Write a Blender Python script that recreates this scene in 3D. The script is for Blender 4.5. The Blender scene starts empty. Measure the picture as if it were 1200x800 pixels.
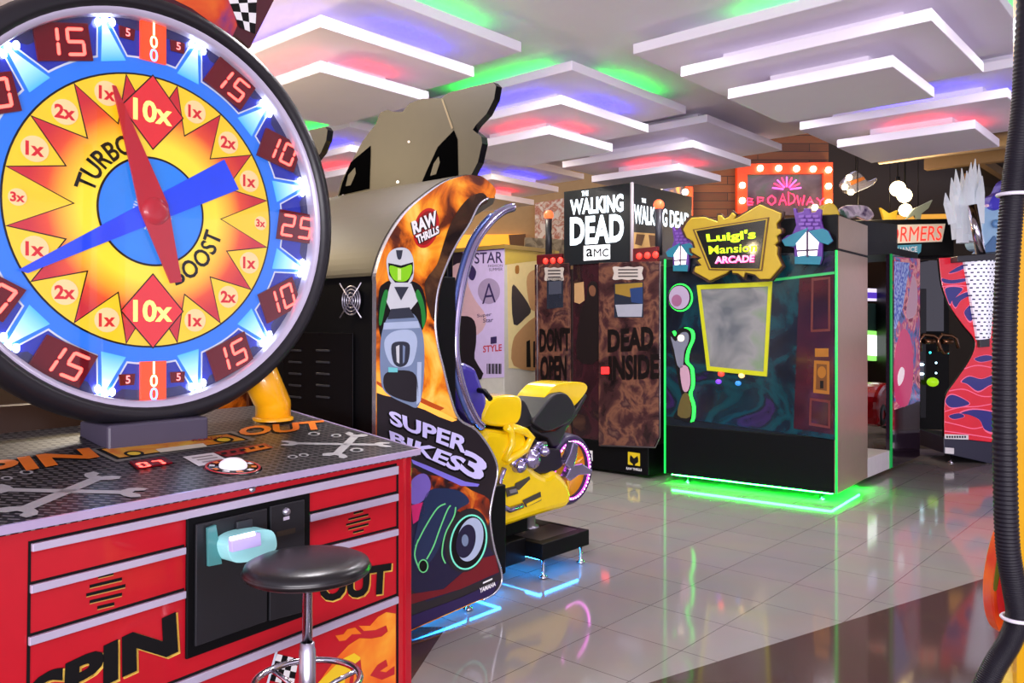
import bpy, bmesh, math, random
from mathutils import Vector, Matrix
random.seed(7)
PI = math.pi
SC = bpy.context.scene
COL = SC.collection
# ---------------------------------------------------------------- camera numbers (1200 x 800 frame)
CH, CF, CU, HV = 1.55, 960.0, 600.0, 380.0
CAM = Vector((0, 0, CH))
def ray(u, v): return Vector(((u - CU) / CF, 1.0, -(v - HV) / CF))

class Fr:
    """a local frame: loc + rotation about z (or a full matrix)"""
    def __init__(s, loc=(0, 0, 0), rz=0.0, M=None):
        s.M = M if M is not None else Matrix.Translation(Vector(loc)) @ Matrix.Rotation(math.radians(rz), 4, 'Z')
        s.I = s.M.inverted()
        s.c = s.I @ CAM
        s.R = s.I.to_3x3()
    def w(s, p): return s.M @ Vector(p)
    def hit(s, u, v, ax, val):
        d = s.R @ ray(u, v); i = 'xyz'.index(ax)
        t = (val - s.c[i]) / d[i]
        return s.c + d * t
    def axis(s, ax): return (s.M.to_3x3() @ Vector([1.0 if k == ax else 0.0 for k in 'xyz']))

# ---------------------------------------------------------------- materials
def lin(c):
    out = []
    for x in c:
        x = max(0.0, min(1.0, x / 255.0))
        out.append(x / 12.92 if x <= 0.04045 else ((x + 0.055) / 1.055) ** 2.4)
    return tuple(out)
MATS = {}
def newmat(name):
    m = bpy.data.materials.new(name); m.use_nodes = True
    n = m.node_tree.nodes; l = m.node_tree.links
    MATS[name] = m
    return m, n, l, n['Principled BSDF']
def mat(name, rgb=(200, 200, 200), rough=.5, metal=0.0, emit=0.0, var=.08, scale=14.0, bump=0.0, coat=0.0, ecol=None, spec=None):
    if name in MATS: return MATS[name]
    m, n, l, b = newmat(name)
    tc = n.new('ShaderNodeTexCoord'); nz = n.new('ShaderNodeTexNoise')
    nz.inputs['Scale'].default_value = scale; nz.inputs['Detail'].default_value = 4
    l.new(tc.outputs['Object'], nz.inputs['Vector'])
    mx = n.new('ShaderNodeMix'); mx.data_type = 'RGBA'
    c = lin(rgb)
    mx.inputs[6].default_value = tuple(x * (1 - var) for x in c) + (1,)
    mx.inputs[7].default_value = tuple(min(1, x * (1 + var)) for x in c) + (1,)
    l.new(nz.outputs['Fac'], mx.inputs[0]); l.new(mx.outputs[2], b.inputs['Base Color'])
    b.inputs['Roughness'].default_value = rough; b.inputs['Metallic'].default_value = metal
    if spec is not None: b.inputs['Specular IOR Level'].default_value = spec
    if coat:
        b.inputs['Coat Weight'].default_value = coat; b.inputs['Coat Roughness'].default_value = .06
    if emit:
        b.inputs['Emission Color'].default_value = lin(ecol or rgb) + (1,)
        b.inputs['Emission Strength'].default_value = emit
    if bump:
        bp = n.new('ShaderNodeBump'); bp.inputs['Strength'].default_value = bump; bp.inputs['Distance'].default_value = .004
        l.new(nz.outputs['Fac'], bp.inputs['Height']); l.new(bp.outputs['Normal'], b.inputs['Normal'])
    return m
def rampmat(name, stops, scale=5.0, detail=6.0, dist=0.6, rough=.4, emit=0.0, stretch=(1, 1, 1), const=False, coat=0.0, offs=(0, 0, 0), wave=False):
    if name in MATS: return MATS[name]
    m, n, l, b = newmat(name)
    tc = n.new('ShaderNodeTexCoord'); mp = n.new('ShaderNodeMapping')
    mp.inputs['Scale'].default_value = stretch; mp.inputs['Location'].default_value = offs
    if wave:
        nz = n.new('ShaderNodeTexWave'); nz.inputs['Distortion'].default_value = dist
        nz.inputs['Detail Scale'].default_value = 1.2
    else:
        nz = n.new('ShaderNodeTexNoise'); nz.inputs['Distortion'].default_value = dist
    nz.inputs['Scale'].default_value = scale; nz.inputs['Detail'].default_value = detail
    rp = n.new('ShaderNodeValToRGB'); e = rp.color_ramp.elements
    if const: rp.color_ramp.interpolation = 'CONSTANT'
    while len(e) > 1: e.remove(e[-1])
    e[0].position = stops[0][0]; e[0].color = lin(stops[0][1]) + (1,)
    for p, c in stops[1:]:
        q = e.new(p); q.color = lin(c) + (1,)
    l.new(tc.outputs['Object'], mp.inputs['Vector']); l.new(mp.outputs['Vector'], nz.inputs['Vector'])
    l.new(nz.outputs['Fac'], rp.inputs['Fac']); l.new(rp.outputs['Color'], b.inputs['Base Color'])
    b.inputs['Roughness'].default_value = rough
    if coat: b.inputs['Coat Weight'].default_value = coat; b.inputs['Coat Roughness'].default_value = .08
    if emit:
        l.new(rp.outputs['Color'], b.inputs['Emission Color']); b.inputs['Emission Strength'].default_value = emit
    return m
def radialmat(name, centre, stops, rough=.3, emit=0.0, coat=.5):
    """printed gradient by distance from a point in the object's own space"""
    if name in MATS: return MATS[name]
    m, n, l, b = newmat(name)
    tc = n.new('ShaderNodeTexCoord'); d = n.new('ShaderNodeVectorMath'); d.operation = 'DISTANCE'; d.inputs[1].default_value = centre
    rp = n.new('ShaderNodeValToRGB'); e = rp.color_ramp.elements
    while len(e) > 1: e.remove(e[-1])
    e[0].position = stops[0][0]; e[0].color = lin(stops[0][1]) + (1,)
    for p, c in stops[1:]:
        q = e.new(p); q.color = lin(c) + (1,)
    l.new(tc.outputs['Object'], d.inputs[0]); l.new(d.outputs['Value'], rp.inputs['Fac']); l.new(rp.outputs['Color'], b.inputs['Base Color'])
    b.inputs['Roughness'].default_value = rough; b.inputs['Coat Weight'].default_value = coat; b.inputs['Coat Roughness'].default_value = .05
    if emit: l.new(rp.outputs['Color'], b.inputs['Emission Color']); b.inputs['Emission Strength'].default_value = emit
    return m
def glassmat(name, tint=(255, 255, 255), refl=.12, rough=.02):
    if name in MATS: return MATS[name]
    m, n, l, b = newmat(name)
    n.remove(b); out = n['Material Output']
    tr = n.new('ShaderNodeBsdfTransparent'); tr.inputs[0].default_value = lin(tint) + (1,)
    gl = n.new('ShaderNodeBsdfGlossy'); gl.inputs['Roughness'].default_value = rough
    fr = n.new('ShaderNodeFresnel'); fr.inputs[0].default_value = 1.35 + refl
    mx = n.new('ShaderNodeMixShader')
    l.new(fr.outputs[0], mx.inputs[0]); l.new(tr.outputs[0], mx.inputs[1]); l.new(gl.outputs[0], mx.inputs[2])
    l.new(mx.outputs[0], out.inputs['Surface'])
    return m

# ---------------------------------------------------------------- text geometry from the built-in font
TXT = {}
def textgeo(s, bold=0.0, space=1.0):
    k = (s, bold, space)
    if k in TXT: return TXT[k]
    cu = bpy.data.curves.new('t', 'FONT'); cu.body = s; cu.size = 1.0; cu.offset = bold; cu.space_character = space
    cu.resolution_u = 3
    o = bpy.data.objects.new('t', cu); COL.objects.link(o)
    dg = bpy.context.evaluated_depsgraph_get(); dg.update()
    me = bpy.data.meshes.new_from_object(o.evaluated_get(dg))
    vs = [(v.co.x, v.co.y) for v in me.vertices]; fs = [tuple(p.vertices) for p in me.polygons]
    bpy.data.objects.remove(o); bpy.data.curves.remove(cu); bpy.data.meshes.remove(me)
    x0 = min(v[0] for v in vs); x1 = max(v[0] for v in vs); y0 = min(v[1] for v in vs); y1 = max(v[1] for v in vs)
    vs = [((x - x0) / (x1 - x0), (y - y0) / (y1 - y0)) for x, y in vs]
    TXT[k] = (vs, fs, (x1 - x0) / (y1 - y0))
    return TXT[k]

# ---------------------------------------------------------------- mesh builder, world coordinates
class MB:
    def __init__(s): s.v = []; s.f = []; s.fm = []; s.fs = []; s.mats = []
    def slot(s, m):
        if m not in s.mats: s.mats.append(m)
        return s.mats.index(m)
    def add(s, vs, fs, m, smooth=False):
        b = len(s.v); k = s.slot(m)
        s.v += [Vector(p) for p in vs]
        for f in fs: s.f.append(tuple(b + i for i in f)); s.fm.append(k); s.fs.append(smooth)
        return s
    def ext(s, pts, e, m, side=None, smooth=False):
        """polygon (3d points) extruded by vector e"""
        n = len(pts); e = Vector(e)
        if e.length < 1e-9: return s.add(pts, [tuple(range(n))], m)
        vs = [Vector(p) for p in pts] + [Vector(p) + e for p in pts]
        s.add(vs, [tuple(range(n)), tuple(range(2 * n - 1, n - 1, -1))], m)
        s.add(vs, [(i, i + n, (i + 1) % n + n, (i + 1) % n) for i in range(n)], side or m, smooth)
        return s
    def box(s, fr, lo, hi, m):
        x0, y0, z0 = lo; x1, y1, z1 = hi
        vs = [fr.w(p) for p in ((x0, y0, z0), (x1, y0, z0), (x1, y1, z0), (x0, y1, z0), (x0, y0, z1), (x1, y0, z1), (x1, y1, z1), (x0, y1, z1))]
        return s.add(vs, [(3, 2, 1, 0), (4, 5, 6, 7), (0, 1, 5, 4), (1, 2, 6, 5), (2, 3, 7, 6), (3, 0, 4, 7)], m)
    def art(s, fr, ax, val, px, m, ext=0.0, side=None, smooth=False):
        pts = [fr.w(fr.hit(u, v, ax, val)) for u, v in px]
        return s.ext(pts, fr.axis(ax) * ext, m, side, smooth)
    def loc(s, fr, pts, m, ext=(0, 0, 0), side=None, smooth=False):
        return s.ext([fr.w(p) for p in pts], fr.M.to_3x3() @ Vector(ext), m, side, smooth)
    def fn(s, geo, f, m): # text mapped by a function of (x, y) in the unit box
        vs, fs, _ = geo
        return s.add([f(x, y) for x, y in vs], fs, m)
    def ptext(s, fr, ax, val, txt, q, m, bold=.0, space=1.0):
        (a, b, c, d) = q
        def f(x, y):
            u = (a[0] * (1 - x) + b[0] * x) * y + (d[0] * (1 - x) + c[0] * x) * (1 - y)
            v = (a[1] * (1 - x) + b[1] * x) * y + (d[1] * (1 - x) + c[1] * x) * (1 - y)
            return fr.w(fr.hit(u, v, ax, val))
        return s.fn(textgeo(txt, bold, space), f, m)
    def tube(s, pts, r, m, seg=10, caps=True):
        pts = [Vector(p) for p in pts]; n = len(pts)
        rs = r if isinstance(r, (list, tuple)) else [r] * n
        vs = []; up = None
        for i, p in enumerate(pts):
            t = (pts[min(i + 1, n - 1)] - pts[max(i - 1, 0)]).normalized()
            if up is None: up = Vector((0, 0, 1)) if abs(t.z) < .9 else Vector((1, 0, 0))
            a = (up - t * up.dot(t)).normalized(); b = t.cross(a); up = a
            for k in range(seg):
                q = 2 * PI * k / seg
                vs.append(p + (a * math.cos(q) + b * math.sin(q)) * rs[i])
        fs = [(i * seg + k, i * seg + (k + 1) % seg, (i + 1) * seg + (k + 1) % seg, (i + 1) * seg + k) for i in range(n - 1) for k in range(seg)]
        s.add(vs, fs, m, True)
        if caps: s.add(vs, [tuple(range(seg - 1, -1, -1)), tuple((n - 1) * seg + k for k in range(seg))], m)
        return s
    def lathe(s, fr, prof, m, seg=24, ax='z', o=(0, 0, 0), smooth=True, arc=2 * PI):
        """profile (radius, height) turned about a local axis through o"""
        vs = []; o = Vector(o); n = len(prof)
        full = arc > 6.28
        cnt = seg if full else seg + 1
        for k in range(cnt):
            q = arc * k / seg; c, sn = math.cos(q), math.sin(q)
            for r, h in prof:
                p = {'z': (r * c, r * sn, h), 'y': (r * c, h, r * sn), 'x': (h, r * c, r * sn)}[ax]
                vs.append(fr.w(o + Vector(p)))
        fs = []
        for k in range(seg):
            k2 = (k + 1) % cnt
            for i in range(n - 1): fs.append((k * n + i, k2 * n + i, k2 * n + i + 1, k * n + i + 1))
        return s.add(vs, fs, m, smooth)
    def ball(s, c, r, m, seg=16, rings=10, fr=None):
        c = Vector(c); r = Vector(r) if isinstance(r, (tuple, list)) else Vector((r, r, r))
        rot = fr.M.to_3x3() if fr else Matrix.Identity(3)
        vs = []
        for i in range(rings + 1):
            t = PI * i / rings
            for k in range(seg):
                q = 2 * PI * k / seg
                vs.append(c + rot @ Vector((r.x * math.sin(t) * math.cos(q), r.y * math.sin(t) * math.sin(q), r.z * math.cos(t))))
        fs = [(i * seg + k, i * seg + (k + 1) % seg, (i + 1) * seg + (k + 1) % seg, (i + 1) * seg + k) for i in range(rings) for k in range(seg)]
        return s.add(vs, fs, m, True)
    def torus(s, fr, o, R, r, m, ax='y', seg=32, rs=8):
        prof = [(R + r * math.cos(2 * PI * i / rs), r * math.sin(2 * PI * i / rs)) for i in range(rs + 1)]
        return s.lathe(fr, prof, m, seg, ax, o)
    def build(s, name, parent=None, bevel=0.0, label=None, bseg=2, fix=True, weld=True):
        me = bpy.data.meshes.new(name)
        inv = parent_matrix(parent).inverted() if parent is not None else Matrix.Identity(4)
        me.from_pydata([inv @ p for p in s.v], [], s.f)
        for m in s.mats: me.materials.append(m)
        for p, k, sm in zip(me.polygons, s.fm, s.fs): p.material_index = k; p.use_smooth = sm
        bm = bmesh.new(); bm.from_mesh(me)
        if weld: bmesh.ops.remove_doubles(bm, verts=bm.verts, dist=1e-5)
        if fix: bmesh.ops.recalc_face_normals(bm, faces=bm.faces)
        bm.to_mesh(me); bm.free()
        o = bpy.data.objects.new(name, me); COL.objects.link(o)
        if parent is not None: o.parent = parent
        if bevel:
            md = o.modifiers.new('bevel', 'BEVEL'); md.width = bevel; md.segments = bseg; md.limit_method = 'ANGLE'; md.angle_limit = math.radians(40)
        if label: o['label'] = label
        return o
def parent_matrix(o):
    M = o.matrix_basis.copy()
    while o.parent is not None: o = o.parent; M = o.matrix_basis @ M
    return M
def tag(o, label=None, cat=None, group=None, kind=None):
    if label: o['label'] = label
    if cat: o['category'] = cat
    if group: o['group'] = group
    if kind: o['kind'] = kind
    return o
def thing(name, label, cat, fr=None, group=None):
    o = bpy.data.objects.new(name, None); COL.objects.link(o)
    if fr is not None: o.matrix_basis = fr.M.copy()
    o.empty_display_size = .1
    return tag(o, label, cat, group)
def copy_tree(o, parent=None):
    c = o.copy(); COL.objects.link(c); c.parent = parent
    for ch in list(o.children): copy_tree(ch, c)
    return c
def cr(pts, n=5, closed=False):
    """smooth curve through 2d/3d points"""
    P = [Vector(p) for p in pts]; out = []; N = len(P)
    for i in range(N if closed else N - 1):
        p0 = P[(i - 1) % N] if closed or i > 0 else P[i]
        p1 = P[i]; p2 = P[(i + 1) % N]
        p3 = P[(i + 2) % N] if closed or i + 2 < N else P[(i + 1) % N]
        for k in range(n):
            t = k / n
            out.append(.5 * ((2 * p1) + (p2 - p0) * t + (2 * p0 - 5 * p1 + 4 * p2 - p3) * t * t + (3 * p1 - p0 - 3 * p2 + p3) * t ** 3))
    if not closed: out.append(P[-1])
    return out
def ell(u, v, a, b, n=28, rot=0.0):
    c, s = math.cos(rot), math.sin(rot)
    return [(u + a * math.cos(q) * c - b * math.sin(q) * s, v + a * math.cos(q) * s + b * math.sin(q) * c) for q in [2 * PI * k / n for k in range(n)]]
SEG = {'0': 'abcdef', '1': 'bc', '2': 'abged', '5': 'afgcd', '7': 'abc', '3': 'abgcd'}
def seven(ch, x0, x1, y0, y1, t):
    """seven segment strokes as quads in a plane"""
    ym = (y0 + y1) / 2; g = t * .18; out = []
    for s in SEG[ch]:
        if s in 'agd':
            y = {'a': y1 - t / 2, 'g': ym, 'd': y0 + t / 2}[s]
            out.append([(x0 + g + t * .5, y - t / 2), (x1 - g - t * .5, y - t / 2), (x1 - g, y), (x1 - g - t * .5, y + t / 2), (x0 + g + t * .5, y + t / 2), (x0 + g, y)])
        else:
            x = x0 + t / 2 if s in 'fe' else x1 - t / 2
            ya, yb = (ym + g, y1 - g) if s in 'fb' else (y0 + g, ym - g)
            out.append([(x - t / 2, ya + t * .4), (x, ya), (x + t / 2, ya + t * .4), (x + t / 2, yb - t * .4), (x, yb), (x - t / 2, yb - t * .4)])
    return out
# ---------------------------------------------------------------- common materials
BLACK = mat('black satin metal', (8, 8, 10), .48, bump=.05, spec=.15)
BLACKG = mat('black gloss plastic', (12, 12, 15), .2, spec=.35)
DARKG = mat('dark grey metal', (58, 58, 64), .4, .3)
CHROME = mat('chrome', (215, 212, 222), .14, 1.0, var=.03)
STEEL = mat('brushed steel', (190, 186, 200), .3, .85, var=.05)
SHADEBK = mat('painted shade and letter black', (3, 3, 3), 1.0, spec=0.0)  # black for the painted depth of the header cut-outs and for sign letters
WHITE = mat('white print', (240, 238, 240), .45, var=.02)
WHITEP = mat('white paint', (240, 233, 247), .6, var=.03, scale=3)
RED = mat('red enamel', (192, 22, 38), .3, coat=.5)
REDD = mat('dark red print', (150, 12, 26), .4)
YEL = mat('yellow print', (245, 205, 40), .4)
ORG = mat('orange print', (236, 120, 26), .4)
GOLD = mat('gold paint', (184, 154, 32), .45)
INK = mat('black ink', (14, 12, 14), .7, spec=.2)
NAVY = mat('navy print', (26, 34, 120), .35)
LINEW = mat('pale line print', (215, 225, 240), .4)
# ================================================================ room
GRZ = 48.6
RV = Vector((math.cos(math.radians(GRZ)), math.sin(math.radians(GRZ)), 0)); LV = Vector((-RV.y, RV.x, 0))
WORLDF = Fr()
def floor_mat():
    m, n, l, b = newmat('polished tile floor')
    tc = n.new('ShaderNodeTexCoord'); mp = n.new('ShaderNodeMapping')
    mp.inputs['Rotation'].default_value = (0, 0, -math.radians(GRZ)); mp.inputs['Location'].default_value = (-3.006 + .446 * 40, -1.972 + .446 * 40, 0)
    l.new(tc.outputs['Object'], mp.inputs['Vector'])
    bk = n.new('ShaderNodeTexBrick'); bk.offset = 0.0; bk.squash = 1.0
    bk.inputs['Scale'].default_value = 1.0; bk.inputs['Brick Width'].default_value = .446; bk.inputs['Row Height'].default_value = .446
    bk.inputs['Mortar Size'].default_value = .0022; bk.inputs['Mortar Smooth'].default_value = .2
    bk.inputs['Color1'].default_value = lin((150, 143, 139)) + (1,); bk.inputs['Color2'].default_value = lin((154, 147, 143)) + (1,)
    bk.inputs['Mortar'].default_value = lin((84, 76, 74)) + (1,)
    l.new(mp.outputs['Vector'], bk.inputs['Vector'])
    def half(p, nv):
        s = n.new('ShaderNodeVectorMath'); s.operation = 'SUBTRACT'; s.inputs[1].default_value = p
        d = n.new('ShaderNodeVectorMath'); d.operation = 'DOT_PRODUCT'; d.inputs[1].default_value = nv
        g = n.new('ShaderNodeMath'); g.operation = 'GREATER_THAN'; g.inputs[1].default_value = 0.0
        l.new(tc.outputs['Object'], s.inputs[0]); l.new(s.outputs[0], d.inputs[0]); l.new(d.outputs['Value'], g.inputs[0])
        return g
    a = half((.942, 3.767, 0), (.537, -.844, 0)); c = half((-.378, 3.947, 0), (-.987, .159, 0)); e = half((0, 4.2, 0), (0, -1, 0))
    ce = n.new('ShaderNodeMath'); ce.operation = 'MULTIPLY'; l.new(c.outputs[0], ce.inputs[0]); l.new(e.outputs[0], ce.inputs[1])
    mxm = n.new('ShaderNodeMath'); mxm.operation = 'MAXIMUM'; l.new(a.outputs[0], mxm.inputs[0]); l.new(ce.outputs[0], mxm.inputs[1])
    nz = n.new('ShaderNodeTexNoise'); nz.inputs['Scale'].default_value = 2.2; nz.inputs['Detail'].default_value = 6
    l.new(tc.outputs['Object'], nz.inputs['Vector'])
    mix = n.new('ShaderNodeMix'); mix.data_type = 'RGBA'; l.new(mxm.outputs[0], mix.inputs[0]); l.new(bk.outputs['Color'], mix.inputs[6])
    mix.inputs[7].default_value = lin((84, 64, 60)) + (1,)
    var = n.new('ShaderNodeMix'); var.data_type = 'RGBA'; var.blend_type = 'MULTIPLY'; var.inputs[0].default_value = .25
    l.new(mix.outputs[2], var.inputs[6]); l.new(nz.outputs['Color'], var.inputs[7]); l.new(var.outputs[2], b.inputs['Base Color'])
    b.inputs['Roughness'].default_value = .075; b.inputs['IOR'].default_value = 1.5
    return m
mb = MB(); mb.box(WORLDF, (-9, -3, -.08), (12, 17, 0), floor_mat())
tag(mb.build('floor'), kind='structure')
# white ceiling slab, ending in a line where the open dark ceiling starts
GF = Fr((0, 0, 0), GRZ)          # x = R, y = L
mb = MB(); mb.box(GF, (-2.5, -9, 3.66), (8.95, 12, 3.76), WHITEP)
tag(mb.build('ceiling'), kind='structure')
DARKC = mat('dark open ceiling', (58, 46, 36), .8)
mb = MB(); mb.box(GF, (8.96, -9, 4.0), (19, 3.3, 4.1), DARKC); mb.box(GF, (8.96, -9, 3.77), (9.02, 12, 4.25), DARKC)
tag(mb.build('ceiling_dark'), kind='structure')
TAN = mat('tan wall paint', (176, 146, 98), .7)
mb = MB(); mb.box(WORLDF, (-9, 14.6, 0), (5.2, 14.7, 4.9), TAN); mb.box(WORLDF, (5.2, 14.6, 0), (14, 14.7, 4.9), mat('dark brown wall', (40, 31, 25), .8)); tag(mb.build('wall_back'), kind='structure')
mb = MB(); mb.box(WORLDF, (-6.1, 3.0, 0), (-6, 14.6, 3.66), mat('dark brown side wall', (70, 50, 36), .8)); tag(mb.build('wall_left'), kind='structure')
mb = MB(); mb.box(GF, (9.5, -6.05, 0), (19, -5.95, 4.25), mat('brown wall', (96, 74, 56), .8)); tag(mb.build('wall_right'), kind='structure')
# wood plank wall behind the booths
def wood_mat():
    m, n, l, b = newmat('wood plank cladding')
    tc = n.new('ShaderNodeTexCoord'); mp = n.new('ShaderNodeMapping'); mp.inputs['Rotation'].default_value = (PI / 2, 0, 0)
    bk = n.new('ShaderNodeTexBrick'); bk.offset = .37
    bk.inputs['Scale'].default_value = 1; bk.inputs['Brick Width'].default_value = 1.3; bk.inputs['Row Height'].default_value = .13; bk.inputs['Mortar Size'].default_value = .006
    bk.inputs['Color1'].default_value = lin((132, 78, 40)) + (1,); bk.inputs['Color2'].default_value = lin((92, 50, 26)) + (1,); bk.inputs['Mortar'].default_value = lin((40, 22, 14)) + (1,)
    nz = n.new('ShaderNodeTexNoise'); nz.inputs['Scale'].default_value = 5; nz.inputs['Detail'].default_value = 6
    mp2 = n.new('ShaderNodeMapping'); mp2.inputs['Scale'].default_value = (1, 1, 9); l.new(tc.outputs['Object'], mp2.inputs[0]); l.new(mp2.outputs[0], nz.inputs['Vector'])
    l.new(tc.outputs['Object'], mp.inputs[0]); l.new(mp.outputs[0], bk.inputs['Vector'])
    mx = n.new('ShaderNodeMix'); mx.data_type = 'RGBA'; mx.blend_type = 'MULTIPLY'; mx.inputs[0].default_value = .5
    l.new(bk.outputs['Color'], mx.inputs[6]); l.new(nz.outputs['Color'], mx.inputs[7]); l.new(mx.outputs[2], b.inputs['Base Color'])
    b.inputs['Roughness'].default_value = .6
    return m
WX0, WX1, WY = (806 - 600) / 960 * 13, (971 - 600) / 960 * 13, 13.0
mb = MB(); mb.box(WORLDF, (WX0, WY, 0), (WX1, WY + .15, 4.7), wood_mat()); tag(mb.build('wall_wood'), kind='structure')
# beams and ducts of the dark ceiling
mb = MB()
BEAM = mat('painted brown beam', (128, 100, 66), .7)
for k, x in enumerate((9.6, 10.8, 12.2)): mb.box(GF, (x, -6, 3.74 - .03 * k), (x + .14, 3.2, 3.92 - .03 * k), BEAM)
for y in (-1.6, .2, 1.7, 2.7): mb.box(GF, (9.3, y, 3.86), (16, y + .1, 3.98), BEAM)
tag(mb.build('ceiling_beams'), kind='structure')
mb = MB()
mb.tube([GF.w((10.3, -5.8, 3.6)), GF.w((10.3, 3.2, 3.6))], .13, mat('duct metal', (150, 128, 98), .45, .5), 14)
tag(mb.build('ceiling_duct'), kind='structure')

# ---------------------------------------------------------------- stacked ceiling panels
LEDG = mat('green led strip', (20, 255, 60), emit=9.0); LEDB = mat('blue led strip', (40, 40, 255), emit=9.0); LEDR = mat('red led strip', (255, 36, 30), emit=6.5)
CBASE = Vector((.21, 7.66, 0))
CLUSTERS = {
 (0, 0): ('three stacked white ceiling panels in the middle, with green, blue and red strips', (1, 1, 1)),
 (0, -1): ('large stacked white ceiling panels at top right, lit green above the topmost only', (1, 0, 0)),
 (1, 0): ('stacked white ceiling panels just in front of the plank wall and neon sign', (0, 0, 1)),
 (1, -1): ('stacked white ceiling panels above the flame machine at right, with blue and red strips', (0, 1, 1)),
 (-1, 0): ('stacked white ceiling panels between prize wheel and middle panels, at top left', (1, 1, 1)),
 (0, 1): ('stacked white ceiling panels behind the olive winged header, mostly hidden by it', (1, 1, 1)),
 (1, 1): ('yellowish far stacked ceiling panels above the white poster booth', (0, 1, 1)),
}
for (i, j), (lab, leds) in CLUSTERS.items():
    c = CBASE + RV * (2.15 * i) + LV * (2.75 * j)
    if (i, j) == (-1, 0): c += Vector((-.12, -.1, 0))
    fr = Fr((c.x, c.y, 3.16), GRZ)
    root = thing('suspended_ceiling_panel', lab, 'ceiling panel', fr, 'stacked white ceiling panels'); root['kind'] = 'thing'
    for t, (hx, hy, zb, led, lm) in enumerate(((.47, .56, 0, leds[2], LEDR), (.66, .83, .17, leds[1], LEDB), (.87, 1.1, .34, leds[0], LEDG))):
        th = .075
        p = MB(); p.box(fr, (-hx, -hy, zb), (hx, hy, zb + th), WHITEP)
        pb = p.build('tier', root, .006)
        g = .17 - th if t < 2 else .5 - zb - th
        h = MB(); ix, iy = hx - .22, hy - .22
        h.box(fr, (-ix, -iy, zb + th), (ix, iy, zb + th + g), WHITEP); h.build('spacer', pb)
        if led:
            e = .03
            # strips stop short of the ends, as the photo shows: longest on the two sides facing the room
            for lo, hi in (((-ix - e, -iy * .8, 0), (-ix - .004, iy * .35, 0)), ((-ix * .3, -iy - e, 0), (ix * .85, -iy - .004, 0))):
                s = MB(); s.box(fr, (lo[0], lo[1], zb + th + .012), (hi[0], hi[1], zb + th + .035), lm)
                s.build('led_strip', pb)
# ================================================================ big wheel prize game
CFR = Fr((-.431, 3.45, 0), 54.6)     # x along the front to the right, y into the cabinet, origin under the right front corner
game = thing('prize_wheel_game', 'red tool chest prize machine with huge round lit spinning dial, filling the left side', 'arcade machine', CFR)
W_, D_, ZT, SL = 1.66, .97, 1.0, .135
top = lambda y: ZT + SL * y
b = MB()
prof = [(0, 0), (D_, 0), (D_, top(D_)), (0, ZT)]
b.loc(CFR, [(-W_, y, z) for y, z in prof], RED, (W_, 0, 0))
cab = b.build('cabinet', game, .006)
for x0, x1 in ((-.035, .004), (-W_ - .004, -W_ + .035)):
    b = MB(); b.box(CFR, (x0, -.008, .0), (x1, .03, ZT), mat('crimson corner trim', (176, 10, 34), .3, coat=.4)); b.build('corner_trim', game, .004)
# sloped control top
TM = CFR.M @ Matrix.Translation((0, 0, ZT + .028)) @ Matrix.Rotation(math.atan(SL), 4, 'X')
TF = Fr(M=TM)
def diamond_mat():
    m, n, l, bs = newmat('black tread plate')
    tc = n.new('ShaderNodeTexCoord')
    def dash(rot, off):
        mp = n.new('ShaderNodeMapping'); mp.inputs['Rotation'].default_value = (0, 0, rot); mp.inputs['Scale'].default_value = (1, 1, 1); mp.inputs['Location'].default_value = off
        bk = n.new('ShaderNodeTexBrick'); bk.offset = .5; bk.inputs['Scale'].default_value = 1; bk.inputs['Brick Width'].default_value = .044; bk.inputs['Row Height'].default_value = .022
        bk.inputs['Mortar Size'].default_value = .0085; bk.inputs['Mortar Smooth'].default_value = .3
        bk.inputs['Color1'].default_value = (1, 1, 1, 1); bk.inputs['Color2'].default_value = (1, 1, 1, 1); bk.inputs['Mortar'].default_value = (0, 0, 0, 1)
        l.new(tc.outputs['Object'], mp.inputs[0]); l.new(mp.outputs[0], bk.inputs['Vector']); return bk
    a = dash(PI / 4, (0, 0, 0))
    mx = n.new('ShaderNodeMix'); mx.data_type = 'RGBA'
    mx.inputs[6].default_value = lin((20, 19, 21)) + (1,); mx.inputs[7].default_value = lin((118, 112, 112)) + (1,)
    l.new(a.outputs['Color'], mx.inputs[0]); l.new(mx.outputs[2], bs.inputs['Base Color'])
    bs.inputs['Roughness'].default_value = .36; bs.inputs['Specular IOR Level'].default_value = .3
    return m
b = MB(); b.box(TF, (-W_ - .02, -.03, -.028), (.025, D_, 0), diamond_mat())
ctop = b.build('control_top', game)
b = MB(); EDGE = mat('edge trim with painted violet light', (214, 196, 236), .25, .35)  # lavender colour carries the violet light reflected along the edge
b.box(TF, (-W_ - .026, -.037, -.022), (.031, -.03, .003), EDGE); b.box(TF, (.025, -.03, -.022), (.031, D_, .003), EDGE)
b.build('edge_trim', game)
# art of the control top
b = MB(); t1, t2, t3, t4 = .0015, .003, .0045, .006
def quadk(fr, ax, val, q, m, grow, bb):
    cx = sum(p[0] for p in q) / 4; cy = sum(p[1] for p in q) / 4
    bb.art(fr, ax, val, [(cx + (p[0] - cx) * grow, cy + (p[1] - cy) * grow) for p in q], m)
q = ((-70, 548), (104, 524), (117, 535), (-60, 569)); b.ptext(TF, 'z', t1, 'SPIN', [(x - 2, y + 1.5) for x, y in q], INK, .05); b.ptext(TF, 'z', t2, 'SPIN', q, ORG, .035)
q = ((281, 500), (379, 492), (384, 502), (279, 511)); b.ptext(TF, 'z', t1, 'OUT', [(x - 2, y + 1.5) for x, y in q], INK, .05); b.ptext(TF, 'z', t2, 'OUT', q, ORG, .035)
PB = ((104, 526), (272, 505), (301, 515), (136, 541))
b.art(TF, 'z', t1, PB, mat('grey print', (122, 118, 110), .4)); b.art(TF, 'z', t2, ((112, 526), (270, 507), (292, 515), (137, 538)), INK)
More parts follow.
